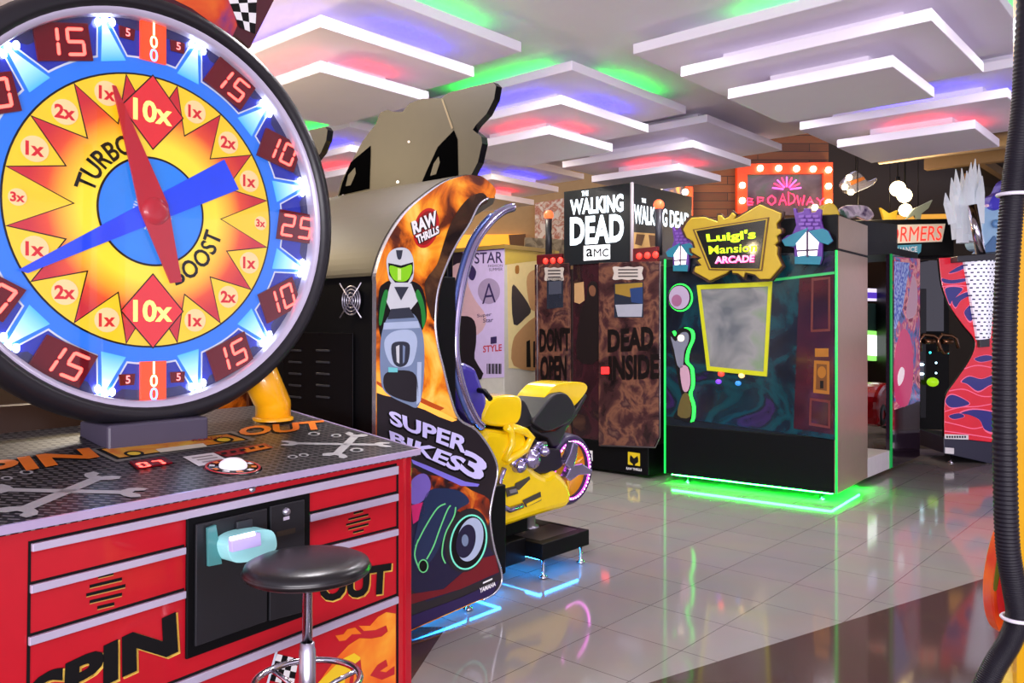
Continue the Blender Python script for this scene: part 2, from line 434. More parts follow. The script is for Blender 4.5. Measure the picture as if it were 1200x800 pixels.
b.art(TF, 'z', t3, ((119, 526), (266, 508.5), (288, 515), (140, 536)), rampmat('amber print', [(.3, (214, 96, 24)), (.7, (240, 196, 50))], 9))
for u, v in ((157, 531), (262, 515)):
    b.art(TF, 'z', t4, ell(u, v, 12, 3.2), INK); b.art(TF, 'z', t4 + .001, ell(u, v, 8, 2), YEL)
b.art(TF, 'z', t4, ((182, 526), (238, 519), (243, 523), (188, 530)), mat('pale card', (226, 216, 190), .5))
b.ptext(TF, 'z', t4 + .0015, 'READY', ((224, 514), (262, 510), (264, 513), (226, 517)), REDD, .02)
b.art(TF, 'z', t2, ((214, 535), (250, 530), (270, 540), (233, 546)), mat('white card', (232, 226, 226), .4))
for k in range(3): b.art(TF, 'z', t3, ((224 + k * 6, 536 + k * 2.4), (248 + k * 6, 532.6 + k * 2.4), (250 + k * 6, 533.6 + k * 2.4), (226 + k * 6, 537 + k * 2.4)), mat('grey ink', (150, 140, 140)))
b.art(TF, 'z', t2, ((250, 530), (310, 519), (321, 524), (266, 535)), REDD); b.art(TF, 'z', t3, ((282, 526), (308, 521), (316, 524.5), (290, 530)), ORG)
for k in range(5): b.art(TF, 'z', t4, ((258 + k * 11, 530.5 - k * 2), (264 + k * 11, 529.4 - k * 2), (267 + k * 11, 531 - k * 2), (261 + k * 11, 532.4 - k * 2)), INK)
WR = mat('pale grey wrench print', (178, 176, 176), .4)
def wrench(p, q, w):
    (x0, y0), (x1, y1) = p, q
    # straight in the plate's own plane
    A = TF.hit(x0, y0, 'z', t1); B = TF.hit(x1, y1, 'z', t1); d = (B - A); L = d.length; d.normalize(); nrm = Vector((-d.y, d.x, 0))
    P = lambda s, o: TF.w(A + d * s + nrm * o)
    b.add([P(.05, -w * .5), P(L - .05, -w * .5), P(L - .05, w * .5), P(.05, w * .5)], [(0, 1, 2, 3)], WR)
    for s0, sg in ((0, 1), (L, -1)):
        hd = [(.06, -.5), (.045, -1.1), (.02, -1.5), (-.012, -1.25), (-.004, -.6), (.022, -.45), (.026, .1), (.002, .5), (-.004, 1.25), (.022, 1.5), (.045, 1.1), (.06, .5)]
        b.add([P(s0 + sg * s, sg * o * w) + Vector((0, 0, .0008)) for s, o in hd], [tuple(range(12))], WR)
wrench((-14, 573), (166, 577), .034); wrench((14, 602), (124, 556), .04)
wrench((331, 519), (456, 521), .03); wrench((391, 535), (419, 508), .034)
for u, v, r in ((31, 553, 8), (8, 560, 7), (343, 535, 6), (356, 533, 6), (368, 508, 7), (394, 510, 6), (418, 527, 8)):
    b.art(TF, 'z', t1, ell(u, v, r, r * .3), WR); b.art(TF, 'z', t2, ell(u, v, r * .6, r * .16), INK)
b.build('top_artwork', ctop)
LEDD = mat('lit red digits', (255, 74, 64), emit=4.0); PANR = mat('dark red display', (96, 4, 18), .3, spec=.2, emit=.12)
b = MB(); dq = ((152, 542), (192, 537), (202, 543), (161, 550)); b.art(TF, 'z', .002, dq, PANR, .006); quadk(TF, 'z', .0015, dq, INK, 1.12, b)
def bil(q, x, y): return ((q[3][0] * (1 - x) + q[2][0] * x) * (1 - y) + (q[0][0] * (1 - x) + q[1][0] * x) * y, (q[3][1] * (1 - x) + q[2][1] * x) * (1 - y) + (q[0][1] * (1 - x) + q[1][1] * x) * y)
for ch, x0, x1 in (('0', .12, .45), ('7', .55, .88)):
    for s in seven(ch, x0, x1, .15, .85, .11): b.art(TF, 'z', .009, [bil(dq, x, y) for x, y in s], LEDD)
b.build('credit_display', ctop)
c = TF.hit(273, 548, 'z', 0); c.z = 0
b = MB(); b.lathe(TF, [(0, .004), (.095, .004), (.1, 0)], BLACKG, 32, o=c)
b.lathe(TF, [(.094, .0045), (.094, .006), (.086, .006), (.086, .0045)], RED, 32, o=c)
for k in range(10):
    a = 2 * PI * k / 10; b.add([TF.w(c + Vector((math.cos(a + d) * r, math.sin(a + d) * r, .007))) for d, r in ((-.16, .062), (.16, .062), (.16, .08), (-.16, .08))], [(0, 1, 2, 3)], ORG if k % 2 else WHITE)
bt = b.build('button_ring', ctop)
b = MB(); b.lathe(TF, [(.048, 0), (.048, .012), (.044, .02), (.03, .03), (.012, .035), (0, .0355)], mat('white lit dome', (236, 226, 236), .2, emit=.35), 28, o=c); b.build('stop_button', ctop)

# front face --------------------------------------------------------------------------------
F = lambda px, m, e=0.0, v=-.002, bb=None: (bb or b).art(CFR, 'y', v, px, m, -e)
b = MB(); BAR = mat('silver drawer trim', (206, 196, 222), .3, .3)
F(((33, 634), (36.5, 634), (34.5, 860), (30, 860)), INK); F(((464.5, 546), (467, 546), (467, 860), (464.5, 860)), INK)
for q in (((36, 636.5), (465, 545.5), (465, 555), (36, 646)), ((34.5, 685), (216, 640.5), (216, 648.5), (34.5, 695)), ((362, 602.5), (465, 578), (465, 586), (362, 611)),
          ((32.5, 746), (216, 691.5), (216, 700), (32.5, 756)), ((361, 645), (465, 619), (465, 626.5), (361, 653)), ((100, 840), (465, 698), (465, 706), (100, 851))):
    F(q, BAR, .012); F([(u, v + o) for (u, v), o in zip(q, (-3, -3, -8, -8))], INK, 0, -.001)
    F([(u, v + o) for (u, v), o in zip(q, (12, 11, 3, 3))], mat('deep red drawer lip', (176, 18, 30), .35), 0, -.0012)
b.build('drawer_trim', game, .002)
b = MB()
SPQ = ((34, 797), (206, 716), (209, 764), (30, 846)); YO = mat('yellow outline print', (246, 206, 90), .4)
for dx, dy in ((2.4, .6), (1.6, 1.6), (2.4, 2)): b.ptext(CFR, 'y', -.002, 'SPIN', [(x + dx, y + dy) for x, y in SPQ], YO, .05)
b.ptext(CFR, 'y', -.0035, 'SPIN', SPQ, INK, .05)
OUQ = ((374, 672), (459, 659), (457, 695), (374, 706))
for dx, dy in ((1.6, .5), (.6, 1.6), (1.6, 1.4)): b.ptext(CFR, 'y', -.002, 'OUT', [(x + dx, y + dy) for x, y in OUQ], YO, .05)
b.ptext(CFR, 'y', -.0035, 'OUT', OUQ, INK, .05)
def C5(pts): return [(240 + x / 4, 600 + y / 4) for x, y in pts]
FL1 = C5([(895, 850), (895, 475), (850, 468), (812, 490), (775, 532), (722, 532), (745, 556), (800, 552), (850, 530), (858, 558), (830, 582), (780, 592), (725, 590), (675, 622), (620, 680), (560, 760), (500, 850)])
F(FL1, rampmat('orange flame print', [(.35, (238, 96, 26)), (.6, (246, 150, 40)), (.8, (250, 200, 70))], 6, 3, .3), 0, -.002)
F(C5([(480, 850), (560, 770), (640, 690), (700, 660), (730, 680), (715, 730), (660, 760), (650, 850)]), YEL, 0, -.003)
F(C5([(690, 720), (730, 690), (735, 740), (700, 760), (690, 850), (670, 850)]), RED, 0, -.0035)
F(C5([(775, 765), (810, 715), (850, 690), (858, 720), (820, 745), (850, 750), (890, 720), (890, 760), (830, 785)]), RED, 0, -.0035)
F(C5([(612, 578), (650, 572), (668, 548), (705, 540), (735, 570), (690, 572), (660, 600), (630, 604)]), ORG, 0, -.002)
# checkered flag
fq = ((325, 766), (350, 772), (344, 803), (315, 797))
for i in range(4):
    for j in range(4):
        F([bil(fq, x, y) for x, y in ((i / 4, j / 4), ((i + 1) / 4, j / 4), ((i + 1) / 4, (j + 1) / 4), (i / 4, (j + 1) / 4))], WHITE if (i + j) % 2 else INK, 0, -.002)
F(((323, 762), (325.5, 763), (312, 812), (309, 812)), LINEW, 0, -.003)
for cx, cy, sc, sk in ((124, 691.5, 1.0, -.24), (420, 611, .62, -.25)):
    for k, hw in enumerate((9, 19, 23, 19, 10)):
        y = cy + (k - 2) * 9 * sc; w = hw * sc
        F([(cx - w, y - w * sk - 1.8 * sc), (cx + w, y + w * sk - 1.8 * sc), (cx + w, y + w * sk + 1.8 * sc), (cx - w, y - w * sk + 1.8 * sc)], INK, 0, -.002)
        F([(cx - w, y - w * sk + 1.8 * sc), (cx + w, y + w * sk + 1.8 * sc), (cx + w, y + w * sk + 3 * sc), (cx - w, y - w * sk + 3 * sc)], mat('gold print', (190, 140, 70)), 0, -.0015)
b.build('front_artwork', cab)
b = MB(); s0 = CFR.hit(295.5, 573, 'y', 0); b.lathe(CFR, [(0, -.008), (.009, -.007), (.012, 0)], STEEL, 14, 'y', s0); b.build('lock', game)
# coin door
b = MB(); DQ = ((217, 606), (361, 576), (361, 719), (216, 772)); F(DQ, BLACK, .012)
cd = b.build('coin_door', game, .004)
b = MB(); F(((228, 614), (311, 595), (311, 727), (227, 757)), mat('black door panel', (30, 30, 35), .38), .01, -.014); b.build('door_leaf', cd, .003)
b = MB(); F(((315, 593), (355, 584.5), (355, 716), (314, 727)), mat('black door panel'), .01, -.014); b.build('door_leaf', cd, .003)
b = MB(); p0 = CFR.hit(335, 599, 'y', -.024); b.lathe(CFR, [(0, -.014), (.011, -.013), (.014, 0)], STEEL, 14, 'y', p0)
F(((332, 606), (339, 604), (339, 608), (332, 610)), mat('label silver', (200, 190, 210), .4), .001, -.0245); F(((324, 623), (346, 618), (346, 624), (324, 629)), mat('brown slot', (58, 46, 34)), .001, -.0245)
b.build('lock', cd)
b = MB(); AQ = [(243, 618), (254, 613), (296, 606), (302, 640), (262, 652), (246, 661), (241, 655)]
F([(241, 618), (251, 614), (258, 660), (242, 663)], mat('clear teal plastic', (70, 128, 130), .2, emit=.2), .012, -.026)
F([(276, 611), (294, 607), (294, 618), (276, 622)], DARKG, .01, -.026)
sh = cr([(252, 634), (262, 624), (285, 618), (303, 618), (309, 630), (306, 642), (285, 652), (262, 655), (254, 648)], 4, True)
F([tuple(p) for p in [(q.x, q.y) for q in [Vector((a.x, a.y, 0)) for a in [Vector((v[0], v[1], 0)) for v in sh]]]], mat('lit aqua plastic', (150, 210, 214), .25, emit=.3), .07, -.026)
F(((267, 631), (301, 623), (302, 638), (268, 646)), mat('lilac lit plastic', (186, 172, 226), .25, emit=.25), .02, -.096)
F(((268, 629), (298, 622), (299, 627), (269, 634)), mat('white lit slot', (240, 246, 255), emit=1.8), .004, -.116)
b.build('bill_acceptor', cd, .008)

# wheel ------------------------------------------------------------------------------------
HUB = Vector((-1.398, 3.18, 1.987)); WRZ = 50.0
WF = Fr(HUB, WRZ)
def wp(r, deg, y=0.0): a = math.radians(deg); return WF.w((r * math.cos(a), y, r * math.sin(a)))
def wq(x, z, y=0.0): return WF.w((x, y, z))
b = MB(); b.lathe(WF, [(.752, -.056), (.772, -.078), (.808, -.066), (.828, -.02), (.828, .06), (.81, .12), (.77, .15), (.3, .16), (0, .16)], mat('black rubber rim', (26, 24, 30), .38, bump=.05), 96, 'y')
b.lathe(WF, [(.752, -.056), (.751, -.04), (.751, -.02)], BLACK, 96, 'y')
rim = b.build('wheel_rim', game)
b = MB(); b.lathe(WF, [(.753, -.057), (.732, -.054), (.729, -.03), (.728, 0)], mat('lilac grey ring', (196, 188, 212), .3, .15), 96, 'y'); b.build('inner_ring', rim)
DB = mat('sky blue dial print', (26, 110, 220), .3, coat=.4, emit=.3)
SKY = mat('pale blue spoke print', (136, 196, 246), .3, coat=.6, emit=.62); HUBL = tuple(CFR.I @ HUB)
SKY = radialmat('blue to white spoke print', HUBL, [(.57, (60, 150, 240)), (.66, (160, 208, 250)), (.72, (240, 248, 255))], emit=.75)
STARM = radialmat('red to yellow burst print', HUBL, [(.27, (252, 222, 50)), (.33, (246, 170, 36)), (.385, (222, 70, 32)), (.45, (192, 24, 38))], emit=.2)
WSP = mat('white lit spoke', (222, 236, 255), .3, emit=.9)
WIN = mat('royal blue window print', (18, 36, 150), .25, coat=.4, emit=.3); WIN2 = mat('deep navy window print', (22, 26, 84), .25, coat=.6, emit=.15)
DY = mat('dial yellow', (240, 196, 24), .3, coat=.4, emit=.22); DR = mat('dial red', (206, 34, 40), .3, coat=.5, emit=.34)
DO = mat('dial orange', (246, 150, 30), .3, coat=.5, emit=.42); DRO = mat('dial red orange', (226, 84, 32), .3, coat=.5, emit=.38); PALE = mat('pale peach spot', (250, 196, 140), .3, emit=.3)
b = MB()
ring = lambda r, y, m, n=96: b.add([wp(r, 360 * k / n, y) for k in range(n)], [tuple(range(n))], m)
ring(.738, 0, DB)
for k in range(12):   # windows and spokes
    a = 90 - 30 * k
    def arcp(r, a0, a1, y, n=6): return [wp(r, a0 + (a1 - a0) * i / n, y) for i in range(n + 1)]
    b.add(arcp(.585, a - 9.6, a + 9.6, -.0006) + arcp(.737, a + 14, a - 14, -.0006), [tuple(range(14))], LINEW)
    b.add(arcp(.592, a - 9.2, a + 9.2, -.0012) + arcp(.737, a + 13.6, a - 13.6, -.0012), [tuple(range(14))], WIN)
    b.add(arcp(.69, a - 9.6, a + 9.6, -.0018) + arcp(.737, a + 13.6, a - 13.6, -.0018), [tuple(range(14))], WIN2)
    s = a - 15
    b.add([wp(.57, s - 4.8, -.002), wp(.57, s + 4.8, -.002), wp(.725, s, -.002)], [(0, 1, 2)], SKY)
ring(.527, -.003, INK); ring(.52, -.0036, DY)
def star(ro, ri, y, m, r3=None):
    pts = []
    for k in range(16):
        ac = 22.5 * k; pts.append(wp(ro, ac - 11.25, y)); pts.append(wp(r3 if (r3 and k in (0, 8)) else ri, ac, y))
    b.add(pts, [tuple(range(32))], m)
star(.523, .347, -.0042, INK, .294); star(.513, .338, -.0048, STARM, .285)
ring(.212, -.0072, INK); ring(.204, -.0078, DB); ring(.2, -.0082, mat('hub blue print', (22, 116, 210), .3, coat=.6, emit=.4))
def flat_text(s, cx, cz, h, rot, y, m, wscale=1.0, bold=.03):
    g = textgeo(s, bold); w = h * g[2] * wscale; c_, s_ = math.cos(math.radians(rot)), math.sin(math.radians(rot))
    b.fn(g, lambda x, z: wq(cx + (x - .5) * w * c_ - (z - .5) * h * s_, cz + (x - .5) * w * s_ + (z - .5) * h * c_, y), m)
LAB = ['3x', '1x', '2x', '1x', '10x', '1x', '2x', '1x'] * 2
TRD = mat('red label ink', (200, 24, 34), .4, emit=.25)
for k, s in enumerate(LAB):
    a = 22.5 * k; cc, sn = math.cos(math.radians(a)), math.sin(math.radians(a))
    if s == '10x':
        r = .385
        sgn = 1 if k == 4 else -1
        for g, m, y in ((1.05, INK, -.0086), (1.0, DR, -.009)):
            b.add([wq(0, sn * (r + .14 * g), y), wq(.12 * g, sn * r, y), wq(0, sn * (r - .14 * g), y), wq(-.12 * g, sn * r, y)], [(0, 1, 2, 3)], m)
        flat_text(s, 0, sn * r, .085, 0, -.0098, mat('pale yellow ink', (250, 240, 120), .4, emit=.6))
    else:
        r = .455 if s != '3x' else .475
        rr = .046 if s != '3x' else .03
        b.add([wp(r, a, 0) + (WF.M.to_3x3() @ Vector((rr * math.cos(2 * PI * i / 20), -.0086, rr * math.sin(2 * PI * i / 20)))) for i in range(20)], [tuple(range(20))], PALE)
        flat_text(s, r * cc, r * sn, .05 if s != '3x' else .034, 0, -.0094, TRD, 1.0, .035)
def arc_text(s, r, a0, a1, h, y, m, flip=False):
    g = textgeo(s, .02)
    b.fn(g, lambda x, z: wp(r + (z - .5) * h * (-1 if flip else 1), a0 + (a1 - a0) * x, y), m)
arc_text('TURBO', .262, 168, 108, .075, -.0098, INK); arc_text('BOOST', .262, -72, -12, .075, -.0098, INK, True)
for k in range(40):
    a = 9 * k
    b.add([wp(.062, a, -.0088), wp(.062, a + 5, -.0088), wp(.078, a + 5, -.0088), wp(.078, a, -.0088)], [(0, 1, 2, 3)], LINEW)
dial = b.build('dial', game)
# number windows
TILT = {90: 0, 60: -28, 30: -15, 0: -3, -30: 26, -60: 25, -90: 0, -120: -25, -150: -28, -180: 0, -210: 20, -240: 14}
NUM = {60: '15', 30: '10', 0: '25', -30: '10', -60: '15', -120: '15', -150: '10', -180: '25', -210: '10', -240: '15'}
for k in range(12):
    a = 90 - 30 * k; b = MB()
    if a in NUM:
        c0 = WF.I @ wp(.658, a); rt = math.radians(TILT[a]); cc, sn = math.cos(rt), math.sin(rt)
        pt = lambda x, z, y: wq(c0.x + x * cc - z * sn, c0.z + x * sn + z * cc, y)
        skew = .15
        b.ext([pt(-.1, -.066, -.003), pt(.09, -.066, -.003), pt(.102, .066, -.003), pt(-.088, .066, -.003)], WF.axis('y') * -.012, PANR)
        for ch, x0 in zip(NUM[a], (-.08, .01)):
            for sg in seven(ch, x0, x0 + .066, -.05, .05, .0115): b.add([pt(x + z * skew, z, -.0165) for x, z in sg], [tuple(range(len(sg)))], LEDD)
    else:
        sg_ = 1 if a == 90 else -1; zc = .655 * sg_
        hot = mat('orange red lit panel', (240, 62, 24), .3, emit=.9)
        wt, wb = (.062, .046) if sg_ > 0 else (.04, .062)
        wt, wb = .05, .05
        b.ext([wq(-wb, zc - .075, -.003), wq(wb, zc - .075, -.003), wq(wt, zc + .075, -.003), wq(-wt, zc + .075, -.003)], WF.axis('y') * -.012, hot)
        def tx(s, cx, cz, h, m):
            g = textgeo(s, .01); w = h * g[2]
            b.fn(g, lambda x, z: wq(cx + (x - .5) * w, cz + (z - .5) * h, -.0166), m)
        hl = mat('yellow white lit digit', (255, 240, 170), emit=2.2)
        tx('1', 0, zc + .05, .048, hl); tx('0', 0, zc, .048, hl); tx('0', 0, zc - .051, .05, mat('blue lit digit', (120, 160, 255), emit=1.8))
        for sx in (-.1, .1):
            b.ext([wq(sx - .026, zc - .012, -.003), wq(sx + .026, zc - .012, -.003), wq(sx + .03, zc + .03, -.003), wq(sx - .03, zc + .03, -.003)], WF.axis('y') * -.008, PANR)
            tx('5', sx, zc + .01, .03, mat('pink red lit digit', (255, 120, 120), emit=2.0))
    b.build('score_display', dial)
    b = MB(); s = a - 15
    for d in (-2.2, 0, 2.2): b.ball(wp(.715 - abs(d) * .004, s + d, -.012), (.011, .011, .016), mat('white flash lamp', (225, 240, 255), emit=9.0), 10, 6)
    b.build('flash_lamp', dial)
# pointers
PR = mat('pointer red', (186, 18, 38), .35, coat=.3, emit=.04); PBL = mat('pointer blue', (8, 62, 226), .3, coat=.5, emit=.22)
b = MB(); def_y = -.05
hb = lambda u, v, y: WF.w(WF.hit(u, v, 'y', y))
b.ext([hb(*p, -.012) for p in ((21, 316), (262, 187), (279, 222), (32, 320))], WF.axis('y') * -.006, PBL); b.build('blue_pointer', dial)
b = MB(); b.ext([hb(*p, -.022) for p in ((131, 100), (135, 101), (196, 240), (212, 330), (199, 332), (163, 246))], WF.axis('y') * -.008, PR)
b.lathe(WF, [(0, -.047), (.03, -.046), (.05, -.04), (.055, -.026)], PR, 28, 'y'); b.build('red_pointer', dial)
b = MB(); g0 = b.lathe(WF, [(0, -.052), (.735, -.052)], glassmat('dial glass', refl=.15), 64, 'y'); b.build('dial_glass', game)
# stand, legs, header
b = MB(); b.box(WF, (-.22, -.12, -.90), (.17, .12, -.80), mat('grey violet pedestal', (72, 66, 84), .4)); b.build('pedestal', game, .01)
YL = mat('yellow leg paint', (245, 172, 14), .32, coat=.4)
for s_, lab in ((1, None), (-1, None)):
    b = MB(); base = TF.hit(320, 492, 'z', 0); base = CFR.I @ TF.w(base)
    if s_ < 0: base.x = -1.66 + .16; base.y += .16; base.z += .02
    wb = CFR.w(base); dirn = CFR.axis('x') * (-s_)
    pth = [wb, wb + Vector((0, 0, .075)), wb + Vector((0, 0, .11)) + dirn * .02 , wb + Vector((0, 0, .30)) + dirn * .14 - CFR.axis('y') * .03]
    b.tube(pth, .078, YL, 20); b.lathe(Fr(wb), [(.09, 0), (.09, .012), (.078, .016)], YL, 20); b.build('support_leg', game)
b = MB(); HY = .17
b.art(WF, 'y', HY, ((120, -40), (345, -60), (322, -2), (293, 56), (262, 30), (150, -8)), mat('maroon header print', (74, 14, 30), .35, coat=.4), .03)
b.art(WF, 'y', HY - .002, ((180, -30), (262, -30), (278, 30), (272, 44), (225, 10), (185, -10)), rampmat('orange violet header print', [(.35, (120, 50, 120)), (.5, (216, 70, 30)), (.7, (240, 130, 40))], 4))
ck = ((262, -14), (302, -22), (299, 40), (281, 32))
for i in range(3):
    for j in range(5):
        b.art(WF, 'y', HY - .004, [bil(ck, x, y) for x, y in ((i / 3, j / 5), ((i + 1) / 3, j / 5), ((i + 1) / 3, (j + 1) / 5), (i / 3, (j + 1) / 5))], WHITE if (i + j) % 2 else INK)
b.build('header_sign', game)
b = MB(); b.box(CFR, (-W_, D_ - .06, top(D_) - .02), (-.5, D_, top(D_) + .12), mat('dark brown ledge', (54, 34, 22), .4)); b.build('rear_ledge', game, .006)
# ================================================================ stool
ST = Fr((-.632, 2.53, 0), 0)
stool = thing('bar_stool', 'round black padded stool with chrome post before the red drawers', 'stool', ST)
b = MB(); b.lathe(ST, [(0, .832), (.12, .830), (.165, .825), (.187, .815), (.193, .801), (.19, .785), (.176, .777), (0, .775)], mat('black vinyl', (24, 22, 24), .3, bump=.08), 48); b.lathe(ST, [(.19, .802), (.196, .796), (.19, .79)], mat('black vinyl piping', (40, 36, 38), .3), 48)
b.build('seat', stool)
b = MB(); b.lathe(ST, [(.0, .778), (.07, .776), (.07, .77), (.016, .765), (.0155, .5), (0, .5)], CHROME, 24); b.build('post', stool)
b = MB(); b.lathe(ST, [(.017, .57), (.022, .568), (.0225, .55), (.0255, .545), (.0255, .06), (0, .06)], STEEL, 24); b.build('sleeve', stool)
b = MB(); b.torus(ST, (0, 0, .45), .16, .011, CHROME, 'z', 40)
for k in range(3):
    a = 2 * PI * k / 3 + .5
    b.tube([ST.w((.024 * math.cos(a), .024 * math.sin(a), .40)), ST.w((.09 * math.cos(a), .09 * math.sin(a), .43)), ST.w((.158 * math.cos(a), .158 * math.sin(a), .45))], .008, CHROME, 8)
b.build('foot_ring', stool)
b = MB(); b.lathe(ST, [(.0, .075), (.03, .07), (.06, .04), (.16, .02), (.2, .008), (.2, 0), (0, 0)], CHROME, 40); b.build('base', stool)
# ================================================================ motorcycle racing game
BF = Fr((-.062, 4.558, 0), GRZ)
bike = thing('motorcycle_game', 'racing arcade machine with a yellow ride-on motorcycle and flame art side panel', 'arcade machine', BF, 'motorcycle racing machines')
B = lambda px, m, e=0.0, v=0.0, bb=None, side=None, sm=False: (bb or b).art(BF, 'y', v, px, m, e, side, sm)
def vv(c): return [(p.x, p.y) for p in c]
def cv(pts, n=5, closed=False): return vv(cr([(p[0], p[1], 0) for p in pts], n, closed))
TL = cv([(441, 330), (441, 320), (449, 294), (461, 270), (478, 247), (500, 228), (522, 213), (543, 206), (560, 205), (572, 212), (581, 222), (579, 232)], 4)
RT = cv([(572, 232), (561, 240), (550, 262), (536, 284), (524, 308), (513, 340), (510, 376), (513, 405), (519, 430), (528, 466), (538, 491), (558, 504), (576, 529), (583, 552), (577, 582), (574, 607), (579, 642), (587, 668), (587, 684), (577, 697), (556, 706)], 4)
OUT = TL + RT + [(490, 735), (440, 760)]
FIRE = rampmat('flame art print', [(.30, (28, 14, 14)), (.42, (96, 40, 20)), (.5, (214, 106, 24)), (.58, (246, 160, 40)), (.7, (250, 206, 96))], 3.2, 8, 1.2, .22, .12, coat=.6)
b = MB(); B(OUT, FIRE, .03, 0, side=mat('silver panel edge', (206, 204, 216), .25, .8))
side = b.build('side_panel', bike)
b = MB(); P1, P2, P3, P4, P5 = -.0012, -.0024, -.0036, -.0048, -.006
inside = lambda pts: pts
# lower dark field with the burning border
LOWE = [(538, 491), (558, 504), (576, 529), (583, 552), (577, 582), (574, 607), (579, 642), (586.5, 668), (586.5, 684), (577, 696), (556, 705)]
DKP = mat('charcoal art print', (34, 28, 34), .3, coat=.5)
B([(441.5, 456), (458, 460), (475, 468), (500, 478), (518, 486)] + cv(LOWE, 4) + [(490, 734), (441.5, 757)], DKP, 0, P1)
BURN = mat('burning edge print', (252, 176, 70), .3, emit=.45)
B([(441.5, 450), (452, 457), (462, 459), (476, 466), (490, 470), (505, 477), (519, 483), (536, 492), (530, 494), (514, 488), (498, 480), (480, 474), (464, 466), (450, 463), (441.5, 460)], BURN, 0, P2)
B([(441.5, 446), (453, 453), (464, 455), (478, 460), (492, 465), (507, 472), (521, 478), (516, 481), (500, 476), (482, 468), (465, 461), (450, 458), (441.5, 455)], mat('ember print', (190, 80, 22), .3), 0, P1 - .0006)
# rider and front of a motorcycle, printed
WPR = mat('white grey art print', (206, 210, 216), .3, coat=.5); GRN = mat('green art print', (30, 132, 52), .3, coat=.5); VIS = mat('lime visor print', (130, 200, 30), .25, coat=.6, emit=.15)
STB = mat('steel blue art print', (120, 138, 170), .28, coat=.5); DKB = mat('dark blue grey art print', (48, 52, 66), .3, coat=.5); PBL2 = mat('pale blue art print', (176, 192, 220), .28, coat=.5)
B(cv([(444, 342), (450, 332), (460, 328), (478, 328), (492, 334), (498, 348), (500, 372), (494, 388), (484, 400), (452, 400), (444, 384)], 4, True), INK, 0, P2)          # jacket
B(cv([(446, 356), (451, 340), (455, 343), (451, 362), (447, 380), (444, 378)], 3, True), GRN, 0, P3); B(cv([(490, 339), (496, 352), (499, 374), (495, 384), (493, 362), (487, 346)], 3, True), GRN, 0, P3)
B([(458, 332), (482, 332), (490, 352), (474, 372), (462, 372), (452, 352)], WPR, 0, P3)
B([(462, 336), (479, 336), (470, 352)], DKB, 0, P4)
B(cv([(454, 318), (453, 304), (458, 294), (468, 290), (478, 292), (484, 302), (485, 318), (482, 330), (470, 336), (458, 331)], 4, True), WPR, 0, P4)   # helmet
B(cv([(464, 293), (466, 303), (470, 303), (472, 293)], 3), DKB, 0, P5)
B([(455, 308), (470, 311), (484, 307), (484, 320), (478, 331), (463, 331), (456, 322)], INK, 0, P4 - .0006)
B(cv([(457, 311), (470, 314), (482, 310), (482, 320), (476, 329), (464, 329), (458, 322)], 3, True), VIS, 0, P5 - .0006)
B([(466, 314), (470, 315), (470, 328), (466, 328)], mat('pale lime print', (210, 240, 130), .3), 0, P5 - .0012)
B(cv([(446, 400), (452, 376), (462, 366), (482, 366), (492, 380), (497, 404), (496, 450), (490, 476), (478, 474), (452, 460), (446, 440)], 4, True), STB, 0, P3 - .0006)   # bike nose
B([(458, 362), (480, 360), (486, 372), (454, 374)], DKB, 0, P4); B([(450, 378), (490, 376), (492, 384), (449, 386)], PBL2, 0, P4)
B(cv([(451, 398), (462, 388), (482, 387), (489, 400), (484, 424), (474, 430), (460, 428), (452, 414)], 4, True), PBL2, 0, P4)
B(cv([(459, 404), (470, 400), (480, 404), (478, 424), (469, 430), (461, 424)], 4, True), DKB, 0, P5)
B([(464, 406), (468, 404), (468, 426), (465, 424)], WPR, 0, P5 - .0006); B([(472, 404), (475, 406), (474, 424), (472, 426)], STB, 0, P5 - .0006)
B(cv([(450, 440), (462, 434), (484, 436), (490, 452), (488, 470), (470, 468), (452, 458)], 4, True), mat('black tyre art print', (36, 32, 38), .3), 0, P4)
B([(489, 424), (494, 424), (493, 470), (488, 474)], PBL2, 0, P4); B([(455, 430), (466, 431), (466, 436), (455, 436)], mat('cyan art print', (110, 200, 205), .3), 0, P5)
# round red badge
B(ell(499.5, 267, 14.5, 24, 28, .25), mat('badge red print', (196, 22, 20), .3, coat=.5), 0, P2)
B(ell(499.5, 267, 11.5, 20.5, 28, .25), mat('badge dark red print', (140, 12, 14), .3), 0, P3)
for q, s in ((((482, 260), (511, 246), (513, 263), (485, 275)), 'RAW'), (((487, 276), (514, 264), (515, 273), (490, 286)), 'THRILLS')):
    for dx, dy in ((-1, .8), (1, .8)): b.ptext(BF, 'y', P4, s, [(x + dx, y + dy) for x, y in q], INK, .06)
    b.ptext(BF, 'y', P5, s, q, WHITE, .05)
# dark smoke, with room reflections painted in, at the top right of the panel
SMOKREFL = rampmat('smoke and painted reflection print', [(.35, (30, 20, 20)), (.6, (74, 48, 34)), (.8, (120, 84, 50))], 5, 5, .8, .2, coat=.7)
B(cv([(566, 226), (572, 236), (562, 243), (552, 262), (540, 280), (527, 306), (516, 338), (512, 374), (506, 372), (500, 352), (498, 330), (512, 310), (520, 285), (528, 262), (540, 242), (552, 230)], 3, True), SMOKREFL, 0, P2)
